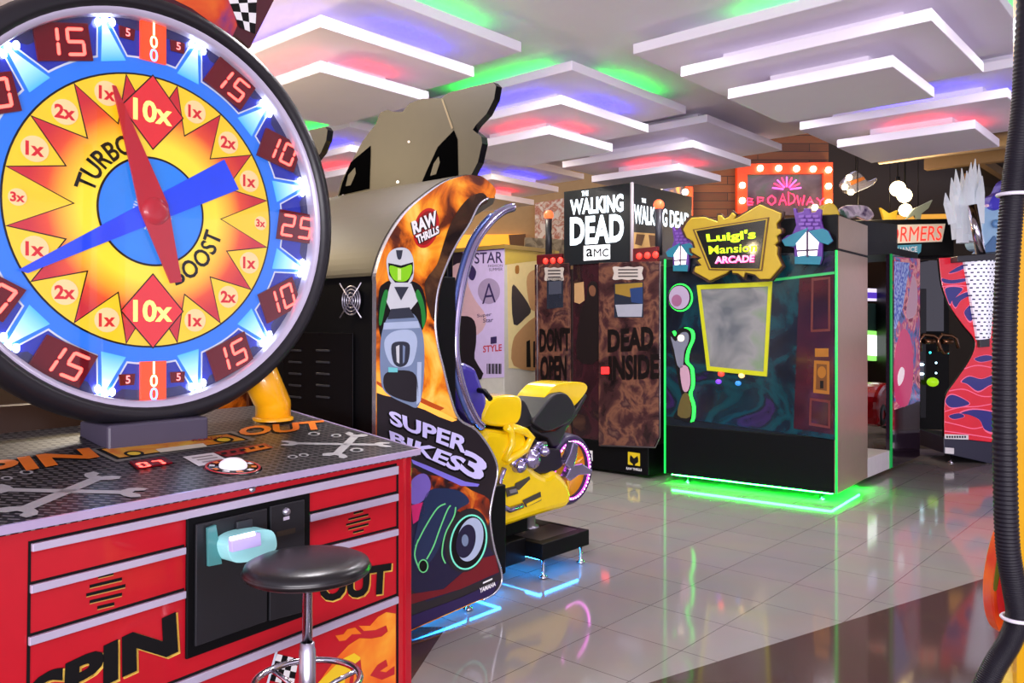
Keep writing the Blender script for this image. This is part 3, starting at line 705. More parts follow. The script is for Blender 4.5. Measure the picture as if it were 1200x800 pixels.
# title
TXM = mat('lilac title print', (196, 190, 240), .3, coat=.5, emit=.15)
for q, s in ((((455, 480), (551, 513), (546, 532), (458, 497)), 'SUPER'), (((456, 504), (548, 538), (536, 553), (458, 517)), 'BIKES'), (((545, 525), (574, 541), (563, 566), (538, 551)), '3')):
    for dx, dy in ((-2, 1), (2, 1.4), (0, 2.6)): b.ptext(BF, 'y', P3, s, [(x + dx, y + dy) for x, y in q], INK, .04)
    b.ptext(BF, 'y', P4, s, q, TXM, .035)
B([(482, 538), (500, 545), (545, 564), (562, 567), (560, 570), (540, 569), (484, 543)], mat('blue title underline', (130, 120, 226), .3), 0, P4)
# lower art: another motorcycle with green and blue outlines
B(cv([(481, 548), (500, 556), (530, 560), (552, 574), (573, 585), (574, 607), (568, 618), (540, 600), (500, 585), (481, 580)], 3, True), rampmat('orange streak print', [(.38, (40, 20, 22)), (.55, (170, 60, 20)), (.7, (240, 140, 40))], 7, 4, 1.5, .3), 0, P2)
B([(481, 590), (520, 596), (560, 640), (572, 640), (579, 650), (585, 672), (540, 690), (500, 705), (481, 690)], mat('dark indigo print', (30, 26, 58), .3), 0, P2)
B([(520, 690), (560, 655), (580, 650), (585, 670), (540, 690), (481, 708), (481, 696)], mat('deep red streak print', (112, 20, 30), .3), 0, P3)
B([(481, 722), (540, 700), (585, 680), (577, 696), (556, 705), (490, 733), (481, 737)], mat('dark violet streak print', (44, 30, 78), .3), 0, P3)
B(cv([(481, 566), (490, 556), (500, 556), (505, 568), (500, 582), (490, 590), (481, 588)], 3, True), mat('pink blue rider print', (120, 100, 190), .3), 0, P4)
B([(482, 592), (497, 588), (498, 604), (484, 614)], mat('magenta art print', (206, 40, 110), .3), 0, P4)
B(cv([(500, 578), (520, 572), (540, 576), (550, 588), (536, 598), (524, 620), (510, 650), (492, 668), (484, 650), (488, 620)], 4, True), mat('blue green bike print', (34, 48, 84), .28), 0, P4)
GLN = mat('green outline print', (96, 190, 120), .3, emit=.3)
def stroke(pts, w, m, v, bb=None):
    c = cv(pts, 5); L = []; Rr = []
    for i, p in enumerate(c):
        a = c[max(i - 1, 0)]; e = c[min(i + 1, len(c) - 1)]; d = math.hypot(e[0] - a[0], e[1] - a[1]) or 1
        nx, ny = -(e[1] - a[1]) / d * w / 2, (e[0] - a[0]) / d * w / 2
        L.append((p[0] + nx, p[1] + ny)); Rr.append((p[0] - nx, p[1] - ny))
    for i in range(len(c) - 1): B([L[i], L[i + 1], Rr[i + 1], Rr[i]], m, 0, v, bb)
for pts in ([(487, 640), (498, 618), (512, 596), (522, 590)], [(500, 655), (508, 640), (516, 618), (524, 598), (528, 592)], [(522, 660), (518, 648), (522, 625), (532, 605), (534, 594)], [(492, 668), (486, 650), (490, 632)]): stroke(pts, 1.6, GLN, P5)
B(ell(496, 663, 6, 8), GLN, 0, P5); B(ell(496, 663, 4.6, 6.6), INK, 0, P5 - .0006)
B(ell(547, 633, 25, 38, 40, .22), mat('black tyre art print'), 0, P4); 
B(ell(549, 635, 21.5, 33, 40, .22), mat('teal ring print', (110, 214, 186), .3, emit=.3), 0, P5); B(ell(549, 635, 19.5, 31, 40, .22), INK, 0, P5 - .0006)
B(ell(551, 632, 15, 26, 40, .22), PBL2, 0, P5 - .0012); B(ell(546, 634, 11, 20, 40, .22), mat('dark indigo print'), 0, P5 - .0018); B(ell(545, 633, 4, 7), STB, 0, P5 - .0024)
b.ptext(BF, 'y', P4, 'YAMAHA', ((562, 689), (581, 681), (581, 686), (562, 695)), WHITE, .04); B([(566, 682), (577, 677), (577, 679), (566, 684)], WHITE, 0, P4)
b.build('printed_art', side)
b = MB(); pts = [BF.w(BF.hit(u, v, 'y', .0) + Vector((0, .0, 0))) for u, v in RT[:-2]]; b.tube(pts, .007, mat('silver panel edge'), 8); b.build('edge_trim', side)
# machine housing behind the panel
xl = BF.hit(441, 400, 'y', 0).x; WID = 1.12
b = MB(); b.box(BF, (xl + .01, .031, .08), (-.32, WID, 1.80), BLACK)
# tan hood following the panel outline
hp = [BF.hit(u, v, 'y', 0) for u, v in TL[3:]]
HOOD = mat('olive tan sheet metal', (60, 53, 38), .5, .1, bump=.03)
hood_prof = [(xl + .004, 1.80)] + [(p.x - .004, p.z + .004) for p in hp]
house = b.build('housing', bike, .006)
b = MB(); inner = [(x + .03, z - .03) for x, z in hood_prof]
b.loc(BF, [(x, .031, z) for x, z in hood_prof + inner[::-1]], HOOD, (0, WID - .031, 0)); hood = b.build('hood', bike)
b = MB()
for u, v in ((405, 249), (430, 245), (470, 238), (500, 232), (345, 322)): pass
stp = [BF.hit(u, v, 'x', xl - .001) for u, v in ((384, 322), (402, 322), (437, 322))]
b.build('seam', hood) if b.v else None
# back face details: fan, louvers, service panel
b = MB(); f0 = BF.hit(412.5, 352, 'x', xl)
for r in (.018, .036, .054, .07): b.torus(BF, (xl - .006, f0.y, f0.z), r, .0035, STEEL, 'x', 28, 6)
b.lathe(BF, [(0, xl - .002), (.075, xl - .002)], mat('fan dark grille', (60, 58, 70), .35, .6), 28, 'x', (0, f0.y, f0.z))
for sy in (-1, 1):
    b.tube([BF.w((xl - .01, f0.y + sy * .085, f0.z + .085)), BF.w((xl - .01, f0.y - sy * .085, f0.z - .085))], .0035, STEEL, 6)
b.build('fan_grille', house)
for uu in (372, 340):
    for k in range(5):
        p0 = BF.hit(uu, 410 + k * 13.5, 'x', xl); b = MB()
        b.box(BF, (xl - .012, p0.y - .11, p0.z - .006), (xl + .002, p0.y, p0.z + .004), DARKG); b.build('louver', house, .003)
b = MB(); pa = BF.hit(414, 390, 'x', xl); pb_ = BF.hit(330, 460, 'x', xl)
b.box(BF, (xl - .004, pa.y, .5), (xl + .002, pa.y + .6, pa.z), BLACKG); b.build('service_panel', house, .002)
# header with two wings
HX = -.235
hd = [(394.6, 233), (400, 212), (412, 190), (425, 165), (440, 146), (445.5, 132), (454, 128.5), (460.6, 131), (471.6, 131), (480, 121), (495, 115.5), (517, 115), (525, 109), (550, 102), (577, 96), (581.5, 100.5), (579, 116), (570, 133.5), (558, 146), (554, 152), (564, 160), (565, 168), (560, 190), (551, 207.5)]
b = MB(); b.art(BF, 'x', HX, hd, HOOD, .045, BLACKG); head = b.build('header', bike)
b = MB()
for tri in ([(397, 229), (401, 214), (411, 190), (434.5, 170.5), (434, 190), (433, 221)], [(492, 219), (500, 200), (513, 172), (532, 152.5), (536, 163), (537, 208)]):
    b.art(BF, 'x', HX - .002, tri, SHADEBK)  # flat patches: the darkness inside the cut-outs is painted on
for tri in ([(405, 218), (408, 205), (416, 196), (417, 203), (411, 217)], [(504, 206), (508, 192), (514, 183), (515.5, 190), (511, 204)]): b.art(BF, 'x', HX - .004, tri, HOOD)
b.art(BF, 'x', HX - .003, [(394, 235), (492, 221), (551, 209), (551, 205), (492, 216), (394, 230)], HOOD)
for u, v in ((402, 229), (442, 224), (484, 217), (479, 166), (466, 213)): b.art(BF, 'x', HX - .005, ell(u, v, 1.5, 1.5, 8), STEEL)
b.art(BF, 'x', HX - .0035, [(517, 116), (519, 116), (531, 150), (529, 151)], mat('olive fold line', (104, 90, 64), .5))
b.build('header_brackets', head)
# far side panel, screen and control shelf on the player's side
b = MB(); b.art(BF, 'y', WID, OUT[:len(TL)] + [(590, 260)], BLACK)
b = MB(); pr = [(p.x, p.z) for p in [BF.hit(u, v, 'y', 0) for u, v in OUT]]
b.loc(BF, [(x, WID, z) for x, z in pr], mat('dark orange art print', (104, 52, 24), .3, coat=.5), (0, .03, 0)); b.build('far_side_panel', bike)
b = MB(); b.box(BF, (-.32, .1, 1.15), (-.27, WID - .08, 1.95), BLACKG); scr = b.build('screen', bike, .01)
b = MB(); b.box(BF, (-.27, .16, 1.2), (-.262, WID - .14, 1.9), mat('dim game picture', (40, 60, 120), .2, emit=.5)); b.build('picture', scr)
b = MB(); b.box(BF, (-.32, .12, .1), (.18, WID - .1, .62), BLACK); b.build('plinth', bike, .01)
# chrome arches
ARC = [(601, 243), (588, 248), (572, 262), (556, 286), (544, 322), (535.5, 366), (533, 404), (537, 436), (546, 468), (557, 492), (565, 500)]
for y, sc in ((.07, 1.0), (WID - .07, 1.0)):
    b = MB(); pts = [BF.hit(u, v, 'y', .07) for u, v in cv(ARC, 4)]; pts = [Vector((p.x, y, p.z)) for p in pts]
    b.tube([BF.w(p) for p in pts], .026, mat('violet tinted chrome', (186, 176, 214), .16, .95, var=.03), 12)
    b.tube([BF.w(p + Vector((-.033, .0, .006))) for p in pts[6:-3]], .014, mat('blue tinted rail', (110, 130, 200), .22, .7), 8); b.build('chrome_arch', bike)
# the ride-on motorcycle: built around the centre plane y = BY
BY = .42; YB = mat('yellow bodywork', (246, 208, 10), .22, coat=.6); SEATM = mat('black seat vinyl', (30, 29, 34), .45, bump=.06)
def slab(px, m, y0, y1, name, par, bev=.02, sm=False):
    bb = MB(); pts = [BF.hit(u, v, 'y', BY) for u, v in px]
    bb.loc(BF, [(p.x, y0, p.z) for p in pts], m, (0, y1 - y0, 0), smooth=sm); return bb.build(name, par, bev, bseg=3)
body = slab(cv([(545, 505), (553, 500), (572, 502), (588, 498), (597, 512), (596, 534), (604, 545), (618, 553), (630, 548), (642, 558), (649, 575), (644, 590), (624, 596), (600, 603), (576, 611), (552, 616), (535, 600), (530, 560), (535, 525)], 3, True), YB, BY - .16, BY + .16, 'lower_fairing', bike, .045)
tank = slab(cv([(545, 492), (548, 474), (558, 464), (576, 461), (589, 463), (592, 474), (588, 492), (572, 498)], 4, True), YB, BY - .15, BY + .15, 'fuel_tank', bike, .06)
slab(cv([(565, 492), (574, 480), (590, 468), (599, 469), (606, 484), (609, 494), (600, 499), (580, 500)], 4, True), SEATM, BY - .12, BY + .12, 'tank_pad', bike, .03)
slab(cv([(612, 499), (604, 492), (612, 480), (625, 464), (634, 459), (644, 460), (652, 470), (654, 480), (648, 491), (634, 499), (622, 503)], 4, True), SEATM, BY - .15, BY + .13, 'seat', bike, .045)
tail = slab(cv([(624, 466), (632, 455), (641, 449), (656, 446.5), (670, 447.5), (675, 452), (673, 459), (664, 470), (656, 476), (652, 466), (645, 459), (636, 460)], 4, True), YB, BY - .1, BY + .14, 'tail_cowl', bike, .03)
slab([(607, 494), (622, 505), (640, 503), (654, 492), (675, 460), (677, 463), (664, 486), (652, 502), (644, 520), (636, 522), (630, 512), (612, 505)], mat('dark underseat plastic', (40, 36, 42), .4), BY - .09, BY + .09, 'under_tail', bike, .012)
b = MB(); pl = BF.hit(662, 494, 'y', BY - .1); b.ball(BF.w((pl.x, BY, pl.z)), (.03, .05, .06), mat('red orange tail lamp', (240, 70, 30), .3, emit=.8), 14, 8, BF); b.build('tail_lamp', bike)
def rod(pxs, y, r, m, bb, seg=10): bb.tube([BF.w(Vector((q.x, y, q.z))) for q in [BF.hit(u, v, 'y', BY - .15) for u, v in pxs]], r, m, seg)
b = MB(); rod([(590, 500), (596, 505), (597, 520), (588, 540)], BY - .17, .022, YB, b); rod([(596, 500), (612, 505), (620, 512), (612, 527), (590, 540)], BY - .17, .026, YB, b); b.build('frame_tube', bike)
ENG = mat('violet chrome engine', (176, 166, 206), .2, .9, var=.15, bump=.1)
b = MB()
for (u, v, r) in ((621, 537, .064), (606, 546, .04), (634, 528, .035)):
    q = BF.hit(u, v, 'y', BY - .17); b.lathe(BF, [(0, q.y - .065), (r * .5, q.y - .06), (r * .55, q.y - .05), (r * .85, q.y - .045), (r, q.y - .03), (r, q.y + .12)], ENG, 24, 'y', (q.x, 0, q.z))
for k in range(5): rod([(601 + k * 3.4, 515 + k * 2.2), (609 + k * 3.4, 527 + k * 2.2)], BY - .15, .010, ENG, b, 8)
rod([(621, 527), (628, 520), (636, 520)], BY - .17, .02, ENG, b); rod([(612, 540), (602, 536), (596, 545)], BY - .17, .018, ENG, b)
eng = b.build('engine', bike)
slab([(598, 508), (610, 512), (622, 522), (640, 524), (642, 544), (630, 552), (612, 552), (600, 540)], mat('dark engine block', (52, 48, 60), .35, .6), BY - .13, BY + .13, 'engine_block', bike, .012)
slab([(649, 514), (655, 518), (653.5, 531), (650.5, 542), (660, 540), (672, 547), (670, 552.5), (656, 553), (646, 560), (640, 556), (645, 546), (639, 540), (645, 528)], ENG, BY - .17, BY - .11, 'swing_arm', bike, .01)
wc = BF.hit(660, 549, 'y', BY); RW = .245
b = MB(); b.lathe(BF, [(RW - .055, -.075), (RW - .03, -.09), (RW - .005, -.06), (RW + .004, 0), (RW - .005, .06), (RW - .03, .09), (RW - .055, .075), (RW - .055, -.075)], mat('violet black tyre', (52, 34, 78), .45), 48, 'y', (wc.x, BY, wc.z))
wh = b.build('rear_wheel', bike)
b = MB(); b.lathe(BF, [(0, -.03), (.06, -.03), (.1, -.02), (RW - .06, -.05), (RW - .055, .05), (0, .05)], mat('yellow wheel disc', (222, 176, 30), .35, emit=.08), 40, 'y', (wc.x, BY, wc.z)); b.lathe(BF, [(0, -.06), (.03, -.06), (.035, -.02)], ENG, 20, 'y', (wc.x, BY, wc.z))
for k in range(3):
    a = 2 * PI * k / 3 + .4; b.tube([BF.w((wc.x, BY - .045, wc.z)), BF.w((wc.x + .16 * math.cos(a), BY - .05, wc.z + .16 * math.sin(a)))], .014, YB, 8)
b.build('wheel_disc', wh)
b = MB()
b.torus(BF, (wc.x, BY - .08, wc.z), RW - .05, .007, mat('pink violet led ring', (255, 60, 240), emit=3.5), 'y', 56, 6)
for k in range(44):
    a = 2 * PI * k / 44; b.ball(BF.w((wc.x + (RW - .05) * math.cos(a), BY - .087, wc.z + (RW - .05) * math.sin(a))), .0055, mat('pale pink led', (255, 200, 250), emit=5), 6, 4)
b.build('led_ring', wh)
# fairing vents, exhaust
fz = BY - .163
b = MB(); VY = lambda px, m, e=.004, v=fz - .001: b.art(BF, 'y', v, px, m, -e)
VY([(604, 566), (620, 558), (621, 561), (608, 574), (602, 573)], mat('dark grille', (66, 60, 54), .4)); VY([(592, 572), (604, 569), (607, 578), (594, 582)], mat('dark grille')); VY([(596, 574), (604, 572), (605, 576), (597, 578)], STEEL, .008)
VY([(612, 586), (633, 576), (634, 586), (616, 594)], mat('dark grille')); VY([(616, 590), (633, 582), (633, 585), (617, 593)], YB, .008); b.build('vent', body)
b = MB(); rod([(588, 548), (583, 562), (581, 580), (585, 592), (594, 597), (609, 592)], BY - .17, .018, ENG, b); b.build('exhaust', bike)
# handlebars and windshield mostly behind the panel
b = MB(); b.tube([BF.w((.02, BY - .32, 1.13)), BF.w((.1, BY - .2, 1.16)), BF.w((.14, BY, 1.17)), BF.w((.1, BY + .2, 1.16)), BF.w((.02, BY + .32, 1.13))], .016, BLACK, 10); b.build('handlebar', bike)
slab([(520, 478), (512, 440), (524, 422), (540, 430), (552, 462), (556, 494), (536, 498)], mat('violet blue cowl', (70, 60, 160), .25, coat=.6), BY - .14, BY + .14, 'front_cowl', bike, .04)
# platform, pedestal column, feet
PX0, PX1, PY0, PY1 = .47, .95, .085, 1.0
b = MB(); b.box(BF, (PX0, PY0, .118), (PX1, PY1, .217), BLACK); plat = b.build('platform', bike, .005)
b = MB(); b.box(BF, (PX0 + .05, PY0 + .06, .2172), (PX1 - .05, BY - .05, .219), mat('worn grip mat', (54, 48, 50), .3, bump=.1)); b.build('grip_mat', plat)
b = MB(); b.box(BF, (.1, .22, .09), (PX0, .8, .235), BLACK); b.box(BF, (.2, BY - .09, .23), (.62, BY + .09, .34), BLACK); b.build('riser', bike, .006)
b = MB(); b.lathe(BF, [(.0, .2), (.06, .2), (.06, .225), (.035, .235), (.035, .45), (0, .45)], STEEL, 20, 'z', (.75, BY, 0)); b.build('column', bike)
def foot(x, y, zt):
    bb = MB(); bb.lathe(BF, [(0, 0), (.026, 0), (.028, .012), (.012, .022), (.009, .03), (.009, zt), (0, zt)], CHROME, 16, 'z', (x, y, 0)); bb.build('levelling_foot', bike)
for x, y, z in ((PX0 + .03, PY0 + .02, .118), (PX1 - .04, PY0 + .04, .118), (PX0 + .03, PY1 - .04, .118), (PX1 - .04, PY1 - .04, .118), (-.2, .06, .09), (-.26, .2, .09), (-.8, .1, .09), (-.8, 1.0, .09), (-.2, 1.0, .09)): foot(x, y, z)
LEDC = mat('sky blue led strip', (40, 150, 255), emit=40.0)
b = MB(); b.box(BF, (PX0 + .03, PY0 + .05, .107), (PX1 - .05, PY0 + .06, .117), LEDC); b.build('led_strip', plat); b = MB(); b.box(BF, (PX0 + .03, PY0 + .06, .107), (PX0 + .04, PY1 - .05, .117), LEDC); b.build('led_strip', plat); b = MB(); b.box(BF, (-.75, .09, .07), (.1, .1, .079), LEDC); b.box(BF, (.09, .1, .07), (.1, .9, .079), LEDC); b.build('led_strip', house)
bike2 = copy_tree(bike)
for o in list(bike2.children_recursive):
    if o.name.startswith('printed_art'): bpy.data.objects.remove(o)
for o in [bike2]:
    o.location = Vector(bike.matrix_basis.translation) + LV * 1.46
    o['label'] = 'second motorcycle racing machine, only its olive wing showing beside the wheel rim'
# ================================================================ zombie shooting booth
ZF = Fr((1.47, 8.10, 0), GRZ)     # face is local x = 0, x runs into the booth, y runs left
zomb = thing('shooting_booth', 'dark grimy shooting booth under glowing white lettered black sign cube', 'arcade machine', ZF)
Zh = lambda u, v, x=0.0: ZF.hit(u, v, 'x', x)
Z = lambda px, m, e=0.0, x=0.0, bb=None: (bb or b).art(ZF, 'x', x, px, m, -e)
yl = Zh(628, 450).y; TOPZ = Zh(774, 309).z
yR = Zh(759, 550).y
b = MB(); b.box(ZF, (.02, yR, .03), (1.25, yl, .34), BLACK); base = b.build('base', zomb, .01)
b = MB(); b.box(ZF, (.03, .09, .34), (1.25, yl, TOPZ), mat('dark brown booth shell', (40, 28, 28), .4)); shell = b.build('shell', zomb, .01)
RUST = rampmat('grimy rust print', [(.3, (20, 12, 16)), (.45, (66, 38, 40)), (.53, (116, 76, 60)), (.6, (58, 34, 40)), (.75, (130, 94, 76))], 4.0, 9, .5, .26, .1, coat=.2)
RUSTD = rampmat('dark grimy print', [(.3, (20, 12, 18)), (.5, (58, 26, 34)), (.62, (34, 20, 26)), (.75, (84, 56, 44))], 3.0, 9, .6, .24, .06, coat=.2)
GRE = mat('grey frame strip', (120, 112, 118), .3, .7)
b = MB(); Z(((629, 310), (669, 308), (670, 520), (630, 512)), RUST, .04, .028); pan1 = b.build('left_panel', zomb, .006)
b = MB(); Z(((672, 308), (703, 306), (704, 527), (672, 521)), RUSTD, .006, .028); pan2 = b.build('middle_panel', zomb)
b = MB(); Z(((704, 308), (774, 306), (774, 512), (768, 524), (704, 522)), RUST, .04, .028, ); pan3 = b.build('right_panel', zomb, .006)
b = MB(); b.tube([ZF.w(Zh(u, v, -.014)) for u, v in ((773.5, 306), (773.5, 512), (768, 524), (704, 522))], .008, GRE, 8); b.build('edge_strip', zomb)
b = MB(); b.tube([ZF.w(Zh(u, v, -.014)) for u, v in ((629.5, 310), (630, 512))], .008, GRE, 8); b.build('edge_strip', zomb)
BRUSH = mat('black brush lettering', (16, 10, 12), .3, coat=.5)
b = MB()
b.ptext(ZF, 'x', -.014, "DON'T", ((632, 384), (668, 383), (668, 411), (632, 413)), BRUSH, .05); b.ptext(ZF, 'x', -.014, 'OPEN', ((633, 417), (664, 416), (664, 446), (633, 448)), BRUSH, .05)
Z(((641, 326), (660, 325), (660, 360), (641, 362)), mat('dark glass window', (40, 46, 60), .12, coat=1), .004, -.0135)
Z(((643, 330), (658, 329), (658, 344), (643, 345)), mat('grey poster print', (72, 76, 92), .3), .002, -.018)
PLQ = mat('pale scalloped plaque', (196, 186, 178), .5)
def plaque(u0, v0, w, h):
    n = 5; P = []
    for k in range(n * 4): pass
    pts = cv([(u0, v0 + h * .1), (u0 + w * .1, v0), (u0 + w * .3, v0 + h * .07), (u0 + w * .5, v0), (u0 + w * .7, v0 + h * .07), (u0 + w * .9, v0), (u0 + w, v0 + h * .1), (u0 + w * .95, v0 + h * .5), (u0 + w, v0 + h * .9), (u0 + w * .9, v0 + h), (u0 + w * .7, v0 + h * .93), (u0 + w * .5, v0 + h), (u0 + w * .3, v0 + h * .93), (u0 + w * .1, v0 + h), (u0, v0 + h * .9), (u0 + w * .05, v0 + h * .5)], 2, True)
    Z(pts, PLQ, .004, -.0135)
    for k in range(3): Z(((u0 + w * .18, v0 + h * (.2 + .24 * k)), (u0 + w * .82, v0 + h * (.19 + .24 * k)), (u0 + w * .82, v0 + h * (.29 + .24 * k)), (u0 + w * .18, v0 + h * (.3 + .24 * k))), mat('dark grey ink', (70, 62, 62)), .001, -.0178)
plaque(638, 313, 23, 16); b.build('printed_art', pan1)
b = MB(); plaque(718, 312, 36, 16)
b.ptext(ZF, 'x', -.014, 'DEAD', ((712, 386), (766, 382), (766, 410), (712, 413)), BRUSH, .05); b.ptext(ZF, 'x', -.014, 'INSIDE', ((713, 417), (772, 414), (772, 444), (713, 446)), BRUSH, .05)
Z(((720, 332), (754, 330), (754, 372), (720, 372)), mat('dark glass window'), .004, -.0135)
Z(((721, 333), (753, 331), (753, 345), (738, 348), (721, 344)), mat('amber poster print', (150, 120, 50), .3), .001, -.018); Z(((738, 338), (753, 336), (753, 356), (740, 354)), mat('blue poster print', (40, 62, 110), .3), .001, -.019); Z(((721, 357), (753, 356), (752, 371), (724, 371)), mat('pale blue grey plate', (160, 162, 176), .35), .001, -.018)
b.build('printed_art', pan3)
b = MB(); Z(((673, 332), (684, 330), (685, 352), (679, 356), (673, 354)), mat('tan portrait print', (190, 150, 104), .4), 0, .02)
Z(cv([(688, 340), (690, 332), (695, 329), (700, 333), (701, 345), (703, 356), (702, 420), (676, 420), (680, 366), (686, 352)], 3, True), mat('dark coat print', (30, 22, 24), .3), 0, .019)
Z(cv([(690, 338), (694, 334), (698, 338), (697, 346), (692, 346)], 3, True), mat('shaded face print', (120, 78, 56), .4), 0, .018); b.build('printed_art', pan2)
b = MB(); Z(((705, 430), (714, 430), (714, 438), (705, 438)), mat('red lit switch', (255, 30, 30), emit=3.0), .01, -.013); b.build('red_light', pan3, .003)
b = MB(); fb = .02
Z(((680, 526), (694.5, 528), (694.5, 540), (680, 538)), WHITE, .003, fb); b.ptext(ZF, 'x', fb - .0045, 'aMC', ((671, 528), (693, 531), (693, 538), (671, 535)), INK, .03) if False else b.ptext(ZF, 'x', fb - .0045, 'C', ((686, 530), (693, 531), (693, 538), (686, 537)), INK, .04)
b.build('base_logo', base); b = MB(); Z(((736, 529), (750, 531), (750, 546), (736, 544)), mat('yellow logo print', (226, 196, 30), .4), .003, fb); Z(cv([(739, 533), (743, 537), (747, 534), (748, 541), (745, 543), (743, 546), (741, 543), (738, 540)], 2, True), INK, .001, fb - .0035)
b.build('base_logo', base); b = MB(); b.ptext(ZF, 'x', fb - .001, 'RAW THRILLS', ((734, 547), (752, 549), (752, 552), (734, 550)), WHITE, .02)
b.build('base_logo', base)
# red lamp boxes and stalks
RL = mat('red lamp lens', (255, 40, 30), emit=3.5)
for q, st in ((((632, 299), (661, 297), (661, 312), (632, 313)), ((643, 297), (643, 252))), (((741, 292), (773, 289), (773, 307), (741, 309)), ((772, 292), (772, 240)))):
    b = MB(); Z(q, mat('dark red lamp box', (92, 14, 22), .35), .05, .04); bx = b.build('lamp_box', zomb, .006)
    for f in (.25, .55, .85):
        p = Zh(*bil(q, f, .5), -.015); bb = MB(); bb.ball(ZF.w(p), (.02, .032, .032), RL, 12, 8, ZF); bb.build('red_lamp', bx)
    b = MB(); p0 = Zh(*st[0], .12); p1 = Zh(*st[1], .12); b.tube([ZF.w(p0 - Vector((0, 0, .06))), ZF.w(p1)], .038, DARKG, 12); sk = b.build('lamp_stalk', zomb)
    b = MB(); b.ball(ZF.w(p1), .055, mat('amber red lamp', (255, 90, 50), emit=1.8), 14, 8); b.build('stalk_lamp', sk)
# sign cube
s0 = Zh(740.5, 214); s1 = Zh(661, 223); sb = Zh(740.5, 306); SGN = mat('black sign face', (24, 30, 36), .3, coat=.4)
yA, yB, zt, zb = s0.y, s1.y, s0.z, sb.z
xe = ZF.hit(811, 250, 'y', yA).x
b = MB(); b.box(ZF, (.0, yA, zb), (xe, yB, zt), SGN); sign = b.build('sign_cube', zomb)
b = MB(); LIT = mat('glowing white letters', (232, 246, 255), emit=1.7)
TQ = lambda s, q, x=-.004: b.ptext(ZF, 'x', x, s, q, LIT, .04)
TQ('THE', ((681.5, 224), (689.5, 223), (689.5, 229), (681.5, 230))); TQ('WALKING', ((668, 234), (730.5, 226.5), (730.5, 248), (668, 252))); TQ('DEAD', ((668, 254.5), (731, 250), (731, 283), (668, 287.5)))
Z(((684, 288), (715, 286), (715, 303.5), (684, 305.5)), mat('white lit box', (244, 246, 250), emit=.55), .002, -.002); [b.ptext(ZF, 'x', -.007, s_, ((u0, 291.5), (u1, 291), (u1, 300.5), (u0, 301)), SHADEBK, .0 if s_ == 'M' else .012) for s_, u0, u1 in (('a', 687, 694.5), ('M', 696, 704.5), ('C', 706, 713))]
b.build('sign_letters', sign)
b = MB(); S = lambda s, q: b.ptext(ZF, 'y', yA - .004, s, q, LIT, .025)
S('THE', ((752, 232), (757, 233), (757, 238), (752, 237))); S('WALKING', ((743, 239), (782, 245), (782, 266), (743, 262))); S('DEAD', ((785, 246), (808, 250), (808, 268), (785, 266)))
b.art(ZF, 'y', yA - .002, ((742.5, 272), (773, 274), (773, 290), (742.5, 291)), mat('tan mural print', (190, 150, 90), .4, emit=.1))
for q in (((746, 274), (756, 275), (752, 288), (744, 286)), ((760, 275), (768, 276), (770, 288), (762, 289))): b.art(ZF, 'y', yA - .003, q, mat('brown mural print', (90, 56, 36), .4))
b.build('side_letters', sign)
b = MB(); b.tube([ZF.w((-.004, yA - .004, zb)), ZF.w((-.004, yA - .004, zt))], .018, mat('pale sign corner', (190, 180, 186), .4), 8); b.build('corner_strip', sign)

# ================================================================ haunted game booth
LF = Fr((2.793, 7.056, 0), 52.5)
haunt = thing('haunted_game_booth', 'tall black booth lit green underneath, with jagged gold framed marquee', 'arcade machine', LF)
Lh = lambda u, v, x=0.0: LF.hit(u, v, 'x', x)
Lp = lambda px, m, e=0.0, x=0.0, bb=None: (bb or b).art(LF, 'x', x, px, m, -e)
LY = Lh(779, 500).y; LZ = Lh(980, 293).z; LXD = LF.hit(1016, 500, 'y', 0).x; HZ = Lh(985, 250).z
b = MB(); b.box(LF, (.02, .02, .085), (LXD, LY, .56), BLACK); lb = b.build('base', haunt, .006)
WARMREFL = mat('panel with painted warm reflection', (176, 150, 128), .28, .55)  # tan base colour stands in for the warm area mirrored by the panel
b = MB(); b.box(LF, (.02, .02, .56), (LXD - .02, LY, LZ), mat('deep teal shell', (16, 22, 30), .3)); b.build('shell', haunt, .006)
b = MB(); b.box(LF, (.01, -.006, .085), (LXD, .02, LZ), WARMREFL); b.build('end_panel', haunt, .004)
b = MB(); yh = Lh(818, 290).y; b.box(LF, (.03, .0, LZ), (LXD + .02, yh, HZ), BLACK); hb_ = b.build('header_box', haunt, .006)
b = MB(); b.box(LF, (.06, -.006, LZ + .02), (LXD + .0, .0, HZ - .01), WARMREFL); b.build('header_end', hb_)
ARTB = rampmat('dark teal violet art', [(.3, (8, 9, 15)), (.46, (14, 22, 34)), (.55, (12, 56, 64)), (.62, (14, 24, 36)), (.68, (44, 28, 70)), (.8, (12, 14, 24))], 1.7, 6, 1.2, .22, .14, coat=.3)
b = MB(); Lp(((779, 313), (979, 294), (979, 515), (779, 487)), ARTB, .012, .02); art = b.build('art_panel', haunt)
GLED = mat('green edge led', (26, 220, 84), emit=.85)
b = MB(); b.tube([LF.w((.004, .0, .09)), LF.w((.004, .0, LZ))], .010, GLED, 8); b.build('led_edge', haunt)
b = MB(); b.tube([LF.w((.004, LY, .09)), LF.w((.004, LY, LZ))], .010, GLED, 8); b.build('led_edge', haunt)
b = MB(); Lp(((902, 327), (978, 318), (978, 321), (902, 330)), mat('dim green strip', (40, 150, 80), emit=.5), .002, .004)
